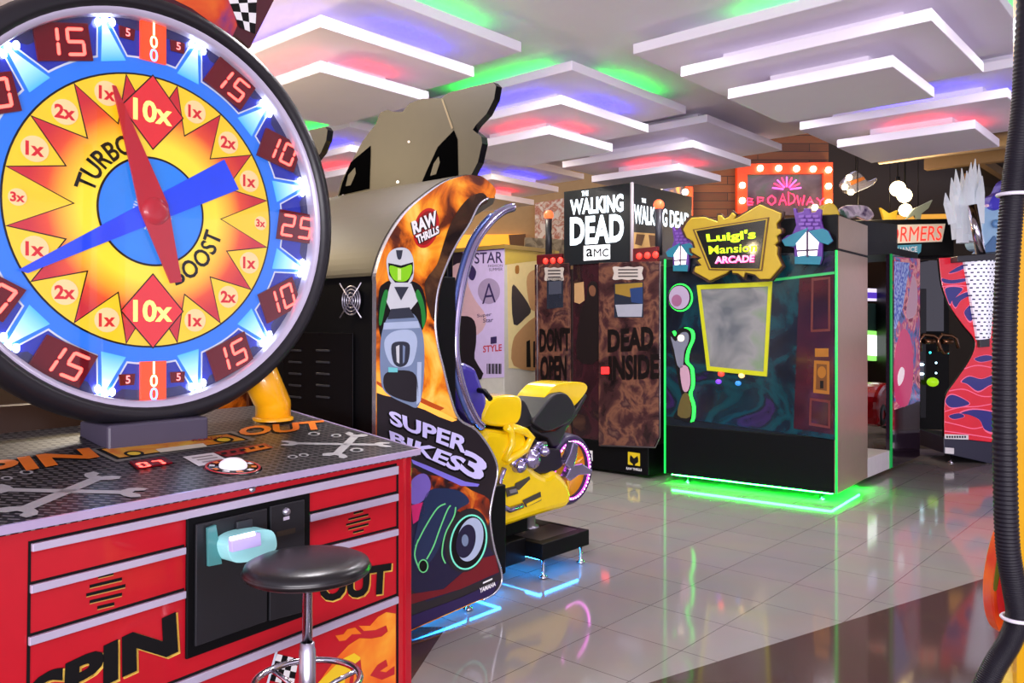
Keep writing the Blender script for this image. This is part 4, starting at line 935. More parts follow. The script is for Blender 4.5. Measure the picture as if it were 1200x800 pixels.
# printed door at the right and window frame
DOORP = rampmat('maroon door print', [(.35, (40, 16, 26)), (.6, (66, 24, 34)), (.8, (84, 36, 40))], 3, 4, .4, .2, .05, coat=.8)
Lp(((937, 322), (977, 319), (977, 509), (930, 502)), DOORP, .001, .006)
for q in (((951, 326), (973, 324), (973, 388), (950, 389)), ((949, 466), (973, 469), (973, 502), (948, 498))): Lp(q, mat('brown door moulding', (96, 44, 40), .3), .001, .004); Lp([(u + (2.5 if i in (0, 3) else -2.5), v + (3 if i < 2 else -3)) for i, (u, v) in enumerate(q)], DOORP, .001, .0025)
Lp(((955, 408), (971, 408), (971, 418), (955, 418)), mat('brass print', (176, 116, 46), .3, .4), .001, .004); Lp(((954, 422), (972, 423), (972, 462), (953, 460)), mat('brass print'), .001, .004); Lp(((957, 426), (969, 427), (969, 458), (956, 456)), mat('dark brass print', (104, 62, 26), .3), .001, .0028)
Lp(ell(963, 436, 5, 7), mat('brass print'), .001, .0015); Lp(((961, 446), (965, 446), (965, 455), (961, 455)), INK, .001, .0015)
# torch shaped device with a green glow line
TOR = mat('steel grey torch print', (120, 124, 140), .3, coat=.6); GO = mat('green glow line', (40, 240, 70), emit=1.5)
tors = cv([(783, 392), (788, 388), (792, 394), (796, 386), (802, 384), (810, 388), (811, 398), (806, 410), (804, 424), (810, 432), (811, 452), (808, 462), (812, 476), (810, 494), (798, 492), (790, 488), (800, 470), (796, 448), (792, 426), (788, 408)], 3, True)
Lp([(u + 3.2, v - .5) for u, v in tors], GO, .001, .006); Lp([(u - 1, v) for u, v in tors], INK, .001, .0048)
Lp(ell(797.5, 348.5, 14.5, 16.5), GO, .001, .006); Lp(ell(796.5, 348.5, 13.5, 15.2), INK, .001, .0048); Lp(ell(796, 348.5, 12, 13.8), mat('pale lilac lens print', (176, 160, 186), .3, coat=.4), .001, .0036); Lp(ell(793, 352, 6, 7), mat('rose lens print', (150, 96, 130), .3), .001, .0024)
Lp(cv([(786, 394), (792, 400), (798, 390), (806, 390), (807, 400), (802, 412), (800, 430), (794, 428), (790, 410)], 3, True), TOR, .001, .0036); Lp(ell(798, 396, 4, 4), mat('warm white spot', (255, 240, 200), emit=1.0), .001, .002)
Lp(cv([(797, 430), (806, 430), (809, 446), (806, 458), (800, 456)], 3, True), mat('pale pink grip print', (190, 150, 170), .3), .001, .0036); Lp(cv([(800, 462), (808, 464), (809, 488), (794, 486)], 3, True), mat('olive grip print', (96, 84, 44), .3), .001, .0036)
b.build('printed_art', art)
b = MB(); WQ = ((817, 334), (905, 330), (899, 441), (829, 434)); YG = mat('lime frame', (176, 178, 24), .35, emit=.22)
qc = lambda q, k: [(sum(p[0] for p in q) / 4 + (u - sum(p[0] for p in q) / 4) * k, sum(p[1] for p in q) / 4 + (v - sum(p[1] for p in q) / 4) * k) for u, v in q]
inn = qc(WQ, .9)
for i in range(4): Lp((WQ[i], WQ[(i + 1) % 4], inn[(i + 1) % 4], inn[i]), YG, .014, .006)
wf = b.build('window_frame', haunt, .002)
b = MB(); Lp(inn, rampmat('misty window', [(.3, (92, 96, 100)), (.5, (132, 132, 132)), (.65, (112, 132, 104)), (.8, (150, 146, 150))], 2.5, 3, .6, .2, .12, coat=.3), .003, .006)
b.build('window_pane', wf)
b = MB()
for u, v, m in ((845, 438, mat('red bulb', (255, 40, 30), emit=3)), (869, 440, mat('amber bulb', (250, 190, 120), emit=1.2)), (842, 447, mat('violet bulb', (120, 60, 220), emit=.7)), (865, 449, mat('blue bulb', (50, 130, 210), emit=.6))):
    bb = MB(); bb.ball(LF.w(Lh(u, v, -.002)), (.02, .03, .024), m, 10, 6, LF); bb.build('bulb', haunt)
# green led strip under the base and feet
b = MB(); e = .02
UG = mat('green under led', (20, 255, 50), emit=220.0)
b.box(LF, (.05, .06, .072), (.06, LY - .05, .083), UG); ub = b.build('under_led', lb)
b = MB(); b.box(LF, (.06, .05, .072), (LXD - .06, .06, .083), UG); b.build('under_led', lb)
for x, y in ((.1, .15), (.1, LY - .2), (LXD - .1, .15), (LXD - .1, LY - .2)):
    bb = MB(); bb.lathe(LF, [(0, 0), (.03, 0), (.03, .012), (.012, .02), (.012, .088), (0, .088)], CHROME, 14, 'z', (x, y, 0)); bb.build('levelling_foot', haunt)
# marquee: jagged gold frame around a dark lettered panel
C3 = lambda pts: [(760 + x / 4.615, 170 + y / 4.615) for x, y in pts]
MG = C3([(185, 455), (205, 420), (228, 393), (300, 388), (372, 412), (372, 380), (392, 378), (408, 398), (432, 388), (452, 362), (470, 380), (458, 400), (480, 392), (600, 320), (716, 368), (712, 400), (690, 425), (694, 452), (715, 455), (714, 476), (690, 492), (700, 520), (680, 540), (696, 552), (692, 590), (718, 650), (655, 724), (600, 724), (575, 700), (520, 688), (512, 716), (484, 694), (452, 690), (448, 664), (418, 692), (330, 732), (245, 684), (252, 656), (285, 650), (262, 622), (285, 610), (232, 578), (228, 555), (252, 556), (240, 520), (205, 500)])
mx = -.11
b = MB(); cen = (852, 289)
b.art(LF, 'x', mx, [(cen[0] + (u - cen[0]) * 1.05, cen[1] + (v - cen[1]) * 1.06) for u, v in MG], mat('dark brown frame back', (62, 34, 16), .5), .05)
marq = b.build('marquee', haunt)
b = MB(); b.art(LF, 'x', mx - .03, MG, GOLD, .03); fr_ = b.build('gold_frame', marq, .008)
b = MB(); Mi = C3([(258, 464), (634, 404), (600, 668), (338, 664)])
b.art(LF, 'x', mx - .038, qc(Mi, 1.1), mat('brown frame line', (92, 58, 14), .5), .008); b.art(LF, 'x', mx - .043, qc(Mi, 1.05), GOLD, .006); b.art(LF, 'x', mx - .048, Mi, mat('black marquee', (14, 14, 16), .25, coat=.6), .006)  # brown line bordering the inner gold frame
mi = b.build('marquee_panel', marq)
b = MB(); LG = mat('lime lit letters', (186, 236, 20), emit=1.1); PKL = mat('pink lit letters', (250, 150, 200), emit=1.1)
q = C3([(310, 480), (580, 452), (580, 520), (318, 535)]); b.ptext(LF, 'x', mx - .052, "Luigi's", q, LG, .035)
q = C3([(324, 546), (588, 528), (584, 574), (328, 590)]); b.ptext(LF, 'x', mx - .052, 'Mansion', q, LG, .012)
q = C3([(358, 602), (574, 592), (570, 632), (358, 640)])
b.ptext(LF, 'x', mx - .052, 'ARCADE', [(u + .6, v + .6) for u, v in q], mat('magenta letters', (200, 20, 110), emit=.8), .07); b.ptext(LF, 'x', mx - .054, 'ARCADE', q, PKL, .03)
b.build('marquee_letters', mi)
for k, (u, v) in enumerate(C3([(275, 648), (300, 470), (612, 412), (560, 690), (395, 690), (672, 640)])):
    pass
# two crooked house shaped signs
VP = mat('violet turret', (92, 46, 140), .45); TE = mat('teal roof', (24, 118, 140), .45); WL = mat('white lit window', (255, 244, 250), emit=1.3); MUL = mat('dark mullion', (70, 50, 80), .5)
def house_sign(f, name):
    bb = MB()
    T = lambda pts: [f(x, y) for x, y in pts]
    bb.art(LF, 'x', -.05, T([(.22, 0), (.28, 0), (.3, .08), (.42, .06), (.44, 0), (.55, .0), (.56, .08), (.66, .07), (.7, .0), (.78, .02), (.76, .2), (.8, .34), (.9, .4), (.99, .58), (.9, .64), (.8, .62), (.78, .9), (.74, 1.0), (.25, .98), (.24, .7), (.06, .66), (0, .56), (.1, .48), (.2, .46), (.28, .3)]), VP, .04)
    o = bb.build('house_sign', haunt, .006)
    b2 = MB(); b2.art(LF, 'x', -.092, T([(.0, .57), (.2, .46), (.52, .34), (.46, .46), (.24, .68), (.06, .67)]), TE, .012); b2.art(LF, 'x', -.092, T([(.52, .4), (.8, .36), (.9, .4), (1.0, .58), (.9, .65), (.74, .6)]), TE, .012)
    b2.art(LF, 'x', -.092, T([(.25, .86), (.5, .82), (.78, .86), (.74, 1.0), (.25, .99)]), TE, .012); b2.build('roof', o, .003)
    b3 = MB(); win = [(.5, .4), (.72, .6), (.68, .84), (.32, .86), (.28, .62)]
    b3.art(LF, 'x', -.092, T(win), WL, .01); w_ = b3.build('lit_window', o)
    b4 = MB(); b4.art(LF, 'x', -.103, T([(.48, .4), (.52, .4), (.52, .86), (.48, .86)]), MUL, .006); b4.art(LF, 'x', -.103, T([(.3, .74), (.7, .72), (.7, .75), (.3, .77)]), MUL, .006); b4.build('mullion', w_)
    b5 = MB()
    for r in range(4):
        for c in range(3):
            x0, y0 = .33 + .14 * c + .04 * (r % 2), .12 + .07 * r
            b5.art(LF, 'x', -.0905, T([(x0, y0), (x0 + .1, y0 - .005), (x0 + .1, y0 + .04), (x0, y0 + .045)]), mat('lilac brick', (122, 80, 170), .5), .003)
    b5.build('bricks', o)
house_sign(lambda x, y: (916 + 60 * x, 244 + 66 * y), 'r'); house_sign(lambda x, y: (780 + 34 * x, 266 + 52 * y), 'l')

# ================================================================ racing booth to the right
NF = Fr((4.0, 8.6, 0), GRZ)
race = thing('racing_booth', 'open racing booth with neon-edged side panel and lit screen, right of the green lit booth', 'arcade machine', NF)
Nh = lambda u, v, y=0.0: NF.hit(u, v, 'y', y)
Np = lambda px, m, e=0.0, y=0.0, bb=None: (bb or b).art(NF, 'y', y, px, m, -e)
nz = Nh(1047, 298).z; nx = Nh(1078, 420).x; n0 = Nh(1044, 420).x
b = MB(); b.box(NF, (n0, 0, .05), (nx, .05, nz), mat('dark plum panel', (44, 30, 44), .16, coat=1.0)); sp = b.build('side_panel', race, .004)
b = MB(); b.tube([NF.w((n0 - .004, -.004, .06)), NF.w((n0 - .004, -.004, nz))], .014, mat('dim green edge led', (20, 140, 66), emit=.5), 8); b.build('led_edge', race)
b = MB(); Np(((1048, 301), (1078, 303), (1078, 470), (1048, 480)), rampmat('violet pink racing art', [(.3, (54, 40, 90)), (.42, (96, 120, 190)), (.5, (200, 70, 120)), (.56, (240, 170, 170)), (.62, (150, 40, 80)), (.75, (40, 60, 110))], 3.2, 5, 1.6, .2, .25, coat=.8), .001)
Np([(1048, 306), (1066, 308), (1058, 360), (1050, 385), (1048, 385)], rampmat('blue mesh art', [(.4, (60, 90, 190)), (.6, (170, 190, 236))], 30, 0, 0, .3, .2), .001, -.0015)
Np(cv([(1050, 470), (1047.5, 430), (1052, 398), (1060, 385), (1068, 400), (1070, 440), (1064, 474)], 3, True), mat('rose bike art', (206, 60, 110), .25, emit=.25), .001, -.002)
Np(cv([(1052, 440), (1056, 430), (1060, 434), (1058, 446), (1053, 452)], 3, True), mat('white headlamp art', (250, 230, 236), .3, emit=.3), .001, -.0035)
Np(cv([(1062, 372), (1065, 345), (1070, 322), (1075, 340), (1073, 368)], 3, True), mat('pale violet rider art', (196, 150, 170), .3, emit=.15), .001, -.002)
b.build('printed_art', sp)
xl2 = Nh(1018, 560).x - .12
b = MB(); b.box(NF, (xl2, 0.0, .05), (n0 - .02, 1.15, .24), mat('pale step paint', (214, 206, 212), .4)); stp_ = b.build('step', race, .006)
b = MB(); b.box(NF, (n0 - .05, -.006, .05), (n0 - .02, 0, .24), mat('dim green edge led')); b.build('step_led', stp_)
b = MB(); b.box(NF, (xl2 - .05, 1.15, .05), (nx, 1.2, nz), BLACK); b.box(NF, (xl2, .02, nz), (nx, 1.2, nz + .08), BLACK); b.build('rear_shell', race)
b = MB(); bz = Nh(1015, 299); tz = Nh(1015, 258); b.art(NF, 'y', .02, ((1013, 258), (1052, 263), (1052, 298), (1013, 299)), BLACK, .5); b.build('header_box', race, .006)
SY = 1.0
b = MB(); b.art(NF, 'y', SY, ((1004, 386), (1043, 389), (1043, 424), (1004, 421)), mat('lime lit frame', (150, 236, 110), .3, emit=.9), .1); sc = b.build('screen', race, .01)
b = MB(); b.art(NF, 'y', SY - .004, ((1006, 391), (1039, 394), (1039, 418), (1006, 415)), mat('white lit screen', (236, 250, 240), emit=1.6), .003); b.build('picture', sc)
b = MB(); b.art(NF, 'y', SY, ((1006, 337), (1040, 339), (1040, 353), (1006, 352)), mat('white violet lit label', (236, 224, 250), emit=.9), .04); lbq = b.build('lit_label', race, .005)
b = MB(); b.art(NF, 'y', SY - .004, ((1008, 342), (1035, 343), (1035, 350), (1008, 349)), mat('violet lit stripe', (90, 60, 190), emit=.8), .003); b.build('label_stripe', lbq)
b = MB(); b.art(NF, 'y', SY + .02, ((1002, 355), (1044, 356), (1044, 388), (1002, 386)), mat('green grey backboard', (74, 110, 104), .4), .05); b.build('backboard', race)
SX = .7
b = MB(); pts = [NF.hit(u, v, 'y', SX) for u, v in cv([(1012, 496), (1010, 470), (1014, 456), (1022, 448), (1032, 450), (1040, 460), (1041, 474), (1034, 486), (1026, 497)], 3, True)]
b.loc(NF, [(p.x, SX - .18, p.z) for p in pts], mat('glossy red seat', (196, 16, 34), .25, coat=.6), (0, .36, 0)); st_ = b.build('seat', race, .05)
b = MB(); q = NF.hit(1037, 486, 'y', SX - .2); b.lathe(NF, [(.06, -.07), (.13, -.06), (.15, 0), (.13, .06), (.06, .07)], mat('black rubber', (20, 18, 22), .5), 24, 'y', (q.x, SX - .12, q.z)); b.build('seat_wheel', race)
b = MB(); q = NF.hit(1020, 500, 'y', SX); b.box(NF, (xl2 + .05, SX - .3, q.z - .09), (n0 - .02, SX + .4, q.z), mat('violet ledge', (88, 78, 130), .35)); b.box(NF, (xl2 + .3, SX - .2, .24), (n0 - .1, SX + .2, q.z - .09), BLACK); b.build('seat_base', race)
# ================================================================ robot game behind
RFm = Fr((5.1, 10.5, 0), -6)
def at(u, v, Y): d = ray(u, v); return CAM + d * Y
def UV(u, v, Y): return at(u, v, Y)
robot = thing('robot_shooting_game', 'black robot shooting machine with red lettered sign, between racing booth and flame machine', 'arcade machine', RFm)
rh = lambda u, v, y=0.0: RFm.hit(u, v, 'y', y)
Rp = lambda px, m, e=0.0, y=0.0, bb=None: (bb or b).art(RFm, 'y', y, px, m, e)
x0, x1 = rh(1060, 400).x, rh(1106, 400).x; zs0, zs1 = rh(1080, 300).z, rh(1080, 260).z
b = MB(); b.box(RFm, (x0, -.02, .04), (x1, .5, rh(1090, 511).z), mat('light grey plinth', (150, 144, 158), .4)); pl = b.build('plinth', robot, .006)
for v in (519, 526):
    p = rh(1101, v, -.02); bb = MB(); bb.lathe(RFm, [(0, -.03), (.02, -.028), (.024, -.02)], BLACK, 12, 'y', (p.x, 0, p.z)); bb.build('bolt', pl)
b = MB(); b.box(RFm, (x0, .7, rh(1090, 511).z), (x1 + .35, 1.2, zs0), BLACK); b.box(RFm, (x0 - .1, .05, .3), (x0 + .06, 1.2, zs0), BLACK); b.box(RFm, (x1 - .12, .45, .3), (x1 - .04, 1.2, zs0 - .4), BLACKG); b.build('cabinet', robot, .006)
b = MB(); b.art(RFm, 'y', .05, ((985, 258), (1118, 256), (1118, 300), (985, 302)), BLACK, .5); hdr = b.build('header', robot, .01)
b = MB(); b.art(RFm, 'y', .045, ((975, 265), (1108, 262), (1104, 283), (975, 288)), mat('cream letter backing', (230, 214, 190), .4, emit=.25), .003)
q = ((979, 267), (1105, 264.5), (1103, 281.5), (979, 286)); b.ptext(RFm, 'y', .04, 'TRANSFORMERS', q, mat('red lit letters', (236, 48, 32), emit=.9), .0); b.build('sign_letters', hdr)
b = MB(); b.art(RFm, 'y', .045, ((1040, 288), (1080, 286), (1079, 295), (1075, 299), (1040, 300)), mat('teal sign', (60, 130, 150), .4, emit=.4), .003)
b.ptext(RFm, 'y', .04, 'ALLIANCE', ((1043, 290.5), (1075, 288.5), (1075, 295), (1043, 297)), WHITE, .03); b.build('sub_sign', hdr)
b = MB(); b.art(RFm, 'y', .69, ((1062, 305), (1106, 305), (1106, 388), (1062, 388)), mat('dark reflecting screen', (16, 20, 30), .08, coat=1), .01); b.build('screen', robot)
b = MB(); pc = rh(1083, 447, .5); b.box(RFm, (rh(1078, 440).x, .35, pc.z + .03), (rh(1096, 440).x, .7, rh(1083, 424).z), mat('grey console', (96, 98, 110), .4)); con = b.build('console', robot, .01)
for v in (427, 438):
    bb = MB(); p = rh(1080, v, .34); bb.ball(RFm.w(p), (.035, .02, .018), mat('white console lamp', (200, 240, 255), emit=3), 10, 6, RFm); bb.build('lamp', con)
for v in (425, 437):
    bb = MB(); p = rh(1097, v, .34); bb.ball(RFm.w(p), (.014, .014, .014), mat('white console lamp'), 8, 6, RFm); bb.build('lamp', con)
bb = MB(); bb.ball(UV(1093, 447.5, 10.78), (.075, .06, .06), mat('lime lit ball', (170, 230, 30), .3, emit=.6), 16, 10); bb.build('lime_ball', robot)
GUN = mat('bronze black gun', (150, 112, 84), .2, .85)
for du in (0, 21):
    bb = MB(); P = lambda u, v: UV(u + du, v, 10.75)
    bb.tube([P(1079, 412), P(1078, 398), P(1083, 392), P(1094, 393), P(1099, 396), P(1102, 408), P(1106, 414), P(1112, 412)][:8 if du == 0 else 6], .022, GUN, 8)
    bb.tube([P(1083, 400), P(1095, 400)], .035, GUN, 10); bb.ball(P(1090, 413), .016, mat('teal lamp', (60, 220, 220), emit=2), 8, 6); bb.build('gun', robot)

# ================================================================ flame machine
HF = Fr((4.9, 9.13, 0), -4)
flame = thing('flame_panel_game', 'tall hourglass machine with red and blue flame art and white perforated column', 'arcade machine', HF)
hh = lambda u, v, y=0.0: HF.hit(u, v, 'y', y)
Hp = lambda px, m, e=0.0, y=0.0, bb=None, side=None: (bb or b).art(HF, 'y', y, px, m, e, side)
HG = cv([(1100, 302), (1104, 334), (1113, 358), (1128, 380), (1141, 396), (1142, 408), (1135, 424), (1120, 446), (1109, 462), (1106.5, 478)], 4) + [(1106.5, 512), (1169, 519), (1172, 300)]
FLM = mat('red flame panel', (222, 20, 46), .25, coat=.6, emit=.12); FB = mat('navy flame panel', (34, 30, 130), .25, coat=.6); FP = mat('pink flame outline', (246, 110, 150), .3, emit=.15); FM = mat('crimson magenta panel', (196, 22, 92), .25, coat=.6, emit=.1)
b = MB(); Hp(HG, FLM, .05, 0, None, BLACK); fp = b.build('flame_panel', flame, .006)
b = MB()
def flamelet(pts):
    c = cv(pts, 4, True); cx = sum(p[0] for p in c) / len(c); cy = sum(p[1] for p in c) / len(c)
    Hp([(cx + (u - cx) * 1.07 , cy + (v - cy) * 1.16) for u, v in c], FP, 0, -.0015); Hp(c, FB, 0, -.003)
for pts in ([(1104, 326), (1115, 328), (1132, 326), (1133, 329), (1118, 332), (1106, 331)], [(1108, 338), (1118, 336), (1128, 338), (1124, 344), (1116, 352), (1113, 356), (1109, 346)], [(1116, 352), (1124, 346), (1134, 342), (1136, 346), (1126, 352), (1120, 360)],
            [(1130, 366), (1136, 358), (1141, 352), (1143, 362), (1141, 372), (1136, 376)], [(1112, 320), (1120, 314), (1134, 308), (1134, 312), (1122, 318)],
            [(1127, 447), (1136, 441), (1150, 444), (1164, 440), (1166, 448), (1158, 452), (1146, 458), (1134, 450)], [(1108, 470), (1113, 463), (1122, 464), (1136, 472), (1128, 476), (1114, 477)], [(1126, 484), (1140, 480), (1160, 482), (1167, 486), (1166, 505), (1154, 503), (1148, 492), (1136, 486)],
            [(1112, 487), (1124, 484), (1130, 488), (1118, 491)], [(1142, 420), (1156, 416), (1166, 420), (1150, 424)]): flamelet(pts)
def hstroke(pts, w, m, y):
    c = cv(pts, 5)
    for i in range(len(c) - 1):
        (ax, ay), (bx, by) = c[i], c[i + 1]; Hp([(ax, ay - w), (bx, by - w), (bx, by + w), (ax, ay + w)], m, 0, y)
for pts in ([(1107, 482), (1126, 477), (1146, 476), (1168, 472)], [(1107, 494), (1124, 498), (1140, 502), (1152, 500)], [(1112, 458), (1130, 456), (1150, 464), (1168, 464)], [(1107, 505), (1130, 508), (1168, 514)], [(1130, 432), (1146, 428), (1168, 432)], [(1104, 336), (1118, 334), (1134, 335)]): hstroke(pts, .6, FP, -.0045)
b.build('flame_art', fp)
b = MB(); Hp(((1106, 512), (1169, 519), (1169, 545), (1106, 531)), mat('dark navy base', (34, 32, 56), .35), .8, .01); fb_ = b.build('base', flame, .006)
b = MB(); Hp(((1107, 508.5), (1135, 509.5), (1135, 515), (1107, 514)), mat('white rating label', (232, 226, 230), .5), .002, -.006)
for k in range(8): Hp(((1109 + 3 * k, 510.5), (1111 + 3 * k, 510.6), (1111 + 3 * k, 513), (1109 + 3 * k, 512.9)), INK, 0, -.0075)
Hp(((1107.5, 524), (1118, 525), (1118, 532), (1107.5, 531)), mat('white rating label'), .002, .005); b.build('label', fb_)
bb = MB(); p = hh(1117, 543); bb.lathe(HF, [(0, 0), (.035, 0), (.035, .012), (.013, .022), (.013, .2), (0, .2)], CHROME, 14, 'z', (p.x, .05, 0)); bb.build('levelling_foot', flame)
bb = MB(); bb.lathe(HF, [(0, 0), (.035, 0), (.035, .012), (.013, .022), (.013, .2), (0, .2)], CHROME, 14, 'z', (p.x + .4, .05, 0)); bb.build('levelling_foot', flame)
def perf():
    m, n, l, bs = newmat('white perforated metal')
    tc = n.new('ShaderNodeTexCoord'); mp = n.new('ShaderNodeMapping'); mp.inputs['Rotation'].default_value = (PI / 2, 0, 0)
    bk = n.new('ShaderNodeTexBrick'); bk.offset = .5; bk.inputs['Scale'].default_value = 1; bk.inputs['Brick Width'].default_value = .05; bk.inputs['Row Height'].default_value = .042; bk.inputs['Mortar Size'].default_value = .013; bk.inputs['Mortar Smooth'].default_value = 0
    for k in ('Color1', 'Color2'): bk.inputs[k].default_value = lin((52, 50, 84)) + (1,)
    bk.inputs['Mortar'].default_value = lin((238, 238, 252)) + (1,)
    l.new(tc.outputs['Object'], mp.inputs[0]); l.new(mp.outputs[0], bk.inputs['Vector']); l.new(bk.outputs['Color'], bs.inputs['Base Color']); l.new(bk.outputs['Color'], bs.inputs['Emission Color']); bs.inputs['Emission Strength'].default_value = .35
    return m
b = MB()
N = 9; rows = []
for k in range(N):
    t = k / (N - 1); vs_ = []
    q = PI * t
    vs_.append(q)
q0, q1 = hh(1130, 303, -.06), hh(1170, 300, -.06); q2, q3 = hh(1146, 398, -.06), hh(1161, 396, -.06)
vsx = []; fsx = []
for k in range(N):
    t = k / (N - 1); bul = -.1 * math.sin(PI * t)
    vsx += [HF.w(q0.lerp(q1, t) + Vector((0, bul, 0))), HF.w(q2.lerp(q3, t) + Vector((0, bul * .45, 0)))]
fsx = [(2 * k, 2 * k + 1, 2 * k + 3, 2 * k + 2) for k in range(N - 1)]
vsx += [HF.w(p + Vector((0, .05, 0))) for p in (q0, q1, q2, q3)]; m_ = 2 * N
fsx += [(m_, m_ + 1, m_ + 3, m_ + 2), (0, m_, m_ + 2, 1), (2 * N - 2, 2 * N - 1, m_ + 3, m_ + 1)]
b.add(vsx, fsx, perf()); b.build('perforated_column', flame)
b = MB(); Hp(((1122, 300), (1172, 296), (1172, 304), (1122, 307)), DARKG, .35, -.16); b.build('crossbar', flame, .006)
b = MB(); Hp(((1148, 396), (1160, 395), (1160, 406), (1149, 407)), DARKG, .1, -.07); b.build('column_socket', flame, .004)
b = MB(); b.tube([HF.w(hh(1139, 240, -.1)), HF.w(hh(1150, 302, -.1))], .05, CHROME, 16); b.build('chrome_pipe', flame)
ICE = mat('frosted clear plastic', (236, 240, 250), .2, emit=.1, coat=.8); ICE.node_tree.nodes['Principled BSDF'].inputs['Transmission Weight'].default_value = .25
b = MB(); rnd = random.Random(3)
claw = thing('ice_claw_sculpture', 'white translucent jagged ice crystal claw rising above the flame machine', 'sculpture', Fr((5.0, 9.3, 2.35), 0))
sh_ = [(1108, 226, 1116, 262, 5), (1115, 208, 1122, 268, 6), (1120, 198, 1127, 272, 6), (1127, 197, 1131, 274, 5), (1133, 200, 1134, 274, 6), (1138, 190, 1139, 275, 6), (1143, 186, 1142, 276, 6), (1147, 192, 1146, 270, 5), (1151, 206, 1148, 262, 6), (1131, 215, 1128, 285, 8), (1145, 214, 1136, 283, 9), (1118, 232, 1124, 280, 9)]
for k, (ua, va, ub, vb, w_) in enumerate(sh_):
    Y = 9.3 + .06 * (k % 4); bb = MB(); A, Bq = UV(ua, va, Y), UV(ub, vb, Y); r = w_ * Y / 960
    mid = A.lerp(Bq, .35) + Vector((rnd.uniform(-.02, .02), 0, 0))
    bb.tube([A, A.lerp(mid, .5), mid, Bq], [.004, r * .5, r * .85, r * .95], ICE, 6); o = bb.build('crystal', claw)
    for p_ in o.data.polygons: p_.use_smooth = False
b = MB(); b.tube([UV(1134, 203, 9.5), UV(1136, 225, 9.5), UV(1131, 250, 9.5)], .035, mat('amber core', (196, 140, 50), .4), 8); b.build('amber_core', claw)
whale = thing('whale_figure', 'pale blue rounded figure with violet fin beside the ice claw', 'figure', Fr((5.45, 9.5, 2.3), 0))
b = MB()
b.ext([UV(u, v, 9.5) for u, v in cv([(1150, 248), (1158, 240), (1170, 238), (1185, 232), (1196, 250), (1194, 290), (1180, 296), (1164, 292), (1150, 290), (1146, 270)], 4, True)], (0, .35, 0), mat('pale blue vinyl', (160, 200, 234), .3, coat=.5, emit=.05)); wb_ = b.build('body', whale, .06)
b = MB(); b.ext([UV(u, v, 9.44) for u, v in cv([(1160, 242), (1164, 230), (1172, 224), (1178, 212), (1188, 208), (1190, 226), (1178, 236), (1170, 246)], 3, True)], (0, .2, 0), mat('violet blue vinyl', (76, 66, 214), .35, coat=.4)); b.build('fin', whale, .02)
b = MB(); b.ball(UV(1168, 262, 9.44), (.05, .03, .05), mat('soft blue spot', (110, 160, 214), .35), 14, 8); b.build('spot', wb_)
b = MB(); b.ext([UV(u, v, 9.46) for u, v in ((1150, 296), (1166, 276), (1176, 294))], (0, .2, 0), mat('steel blue vinyl', (90, 130, 180), .35)); b.build('tail_flap', whale)
# ================================================================ yellow framed machine at right, with hose
YF = Fr((1.35, 2.15, 0), -33)
yel = thing('yellow_frame_machine', 'yellow upright machine frame with black ribbed hose at right edge', 'arcade machine', YF)
def YU(u, v, Y=2.15): return UV(u, v, Y)
YEP = mat('yellow frame paint', (240, 180, 24), .35, coat=.3)
b = MB(); b.box(YF, (-.03, -.02, .0), (.11, .14, 3.1), YEP); b.build('post', yel, .03)
b = MB(); b.box(YF, (-.065, .01, .0), (.25, .5, .63), mat('cream yellow base', (236, 206, 90), .4)); b.build('base', yel, .03)
hose = [(1212, -190), (1209, -60), (1203, 60), (1199, 130), (1192, 185), (1187, 228), (1182, 290), (1178, 370), (1177, 460), (1178, 560), (1181, 640), (1189, 690), (1193, 722), (1183, 752), (1166, 780), (1150, 815), (1140, 850)]
hp_ = cr([YU(u, v, 2.06) for u, v in hose], 64); b = MB()
rs = [.0275 + .0010 * (1 if (i % 4) < 2 else -1) for i in range(len(hp_))]
b.tube(hp_, rs, mat('black ribbed hose', (24, 21, 30), .45, spec=.3), 16); b.build('hose', yel)
for v, u in ((228, 1187), (724, 1192)):
    b = MB(); c = YU(u, v, 2.06); b.torus(Fr(c), (0, 0, 0), .034, .005, mat('white cable tie', (224, 220, 232), .4), 'z', 24, 6); b.box(Fr(c), (.03, -.02, -.006), (.09, -.012, .006), mat('white cable tie')); b.build('cable_tie', yel)
b = MB(); b.ext([YU(u, v, 2.3) for u, v in cv([(1192, 610), (1178, 622), (1168, 655), (1163, 690), (1165, 722), (1174, 742), (1192, 746)], 4)], (0, .05, 0), rampmat('orange red side art', [(.4, (214, 40, 30)), (.6, (240, 110, 40))], 4, 3, .4, .3, .1)); sdp = b.build('side_panel', yel, .006)
b = MB(); b.ext([YU(u, v, 2.296) for u, v in cv([(1169, 652), (1166, 670), (1164, 690), (1168, 690), (1171, 670)], 3, True)], (0, -.002, 0), mat('green gold trim', (120, 150, 70), .3, .4)); b.ext([YU(u, v, 2.296) for u, v in cv([(1177, 655), (1168, 690), (1173, 726), (1183, 700)], 3, True)], (0, -.002, 0), mat('pink red trim', (236, 50, 80), .3)); b.build('panel_trim', sdp)

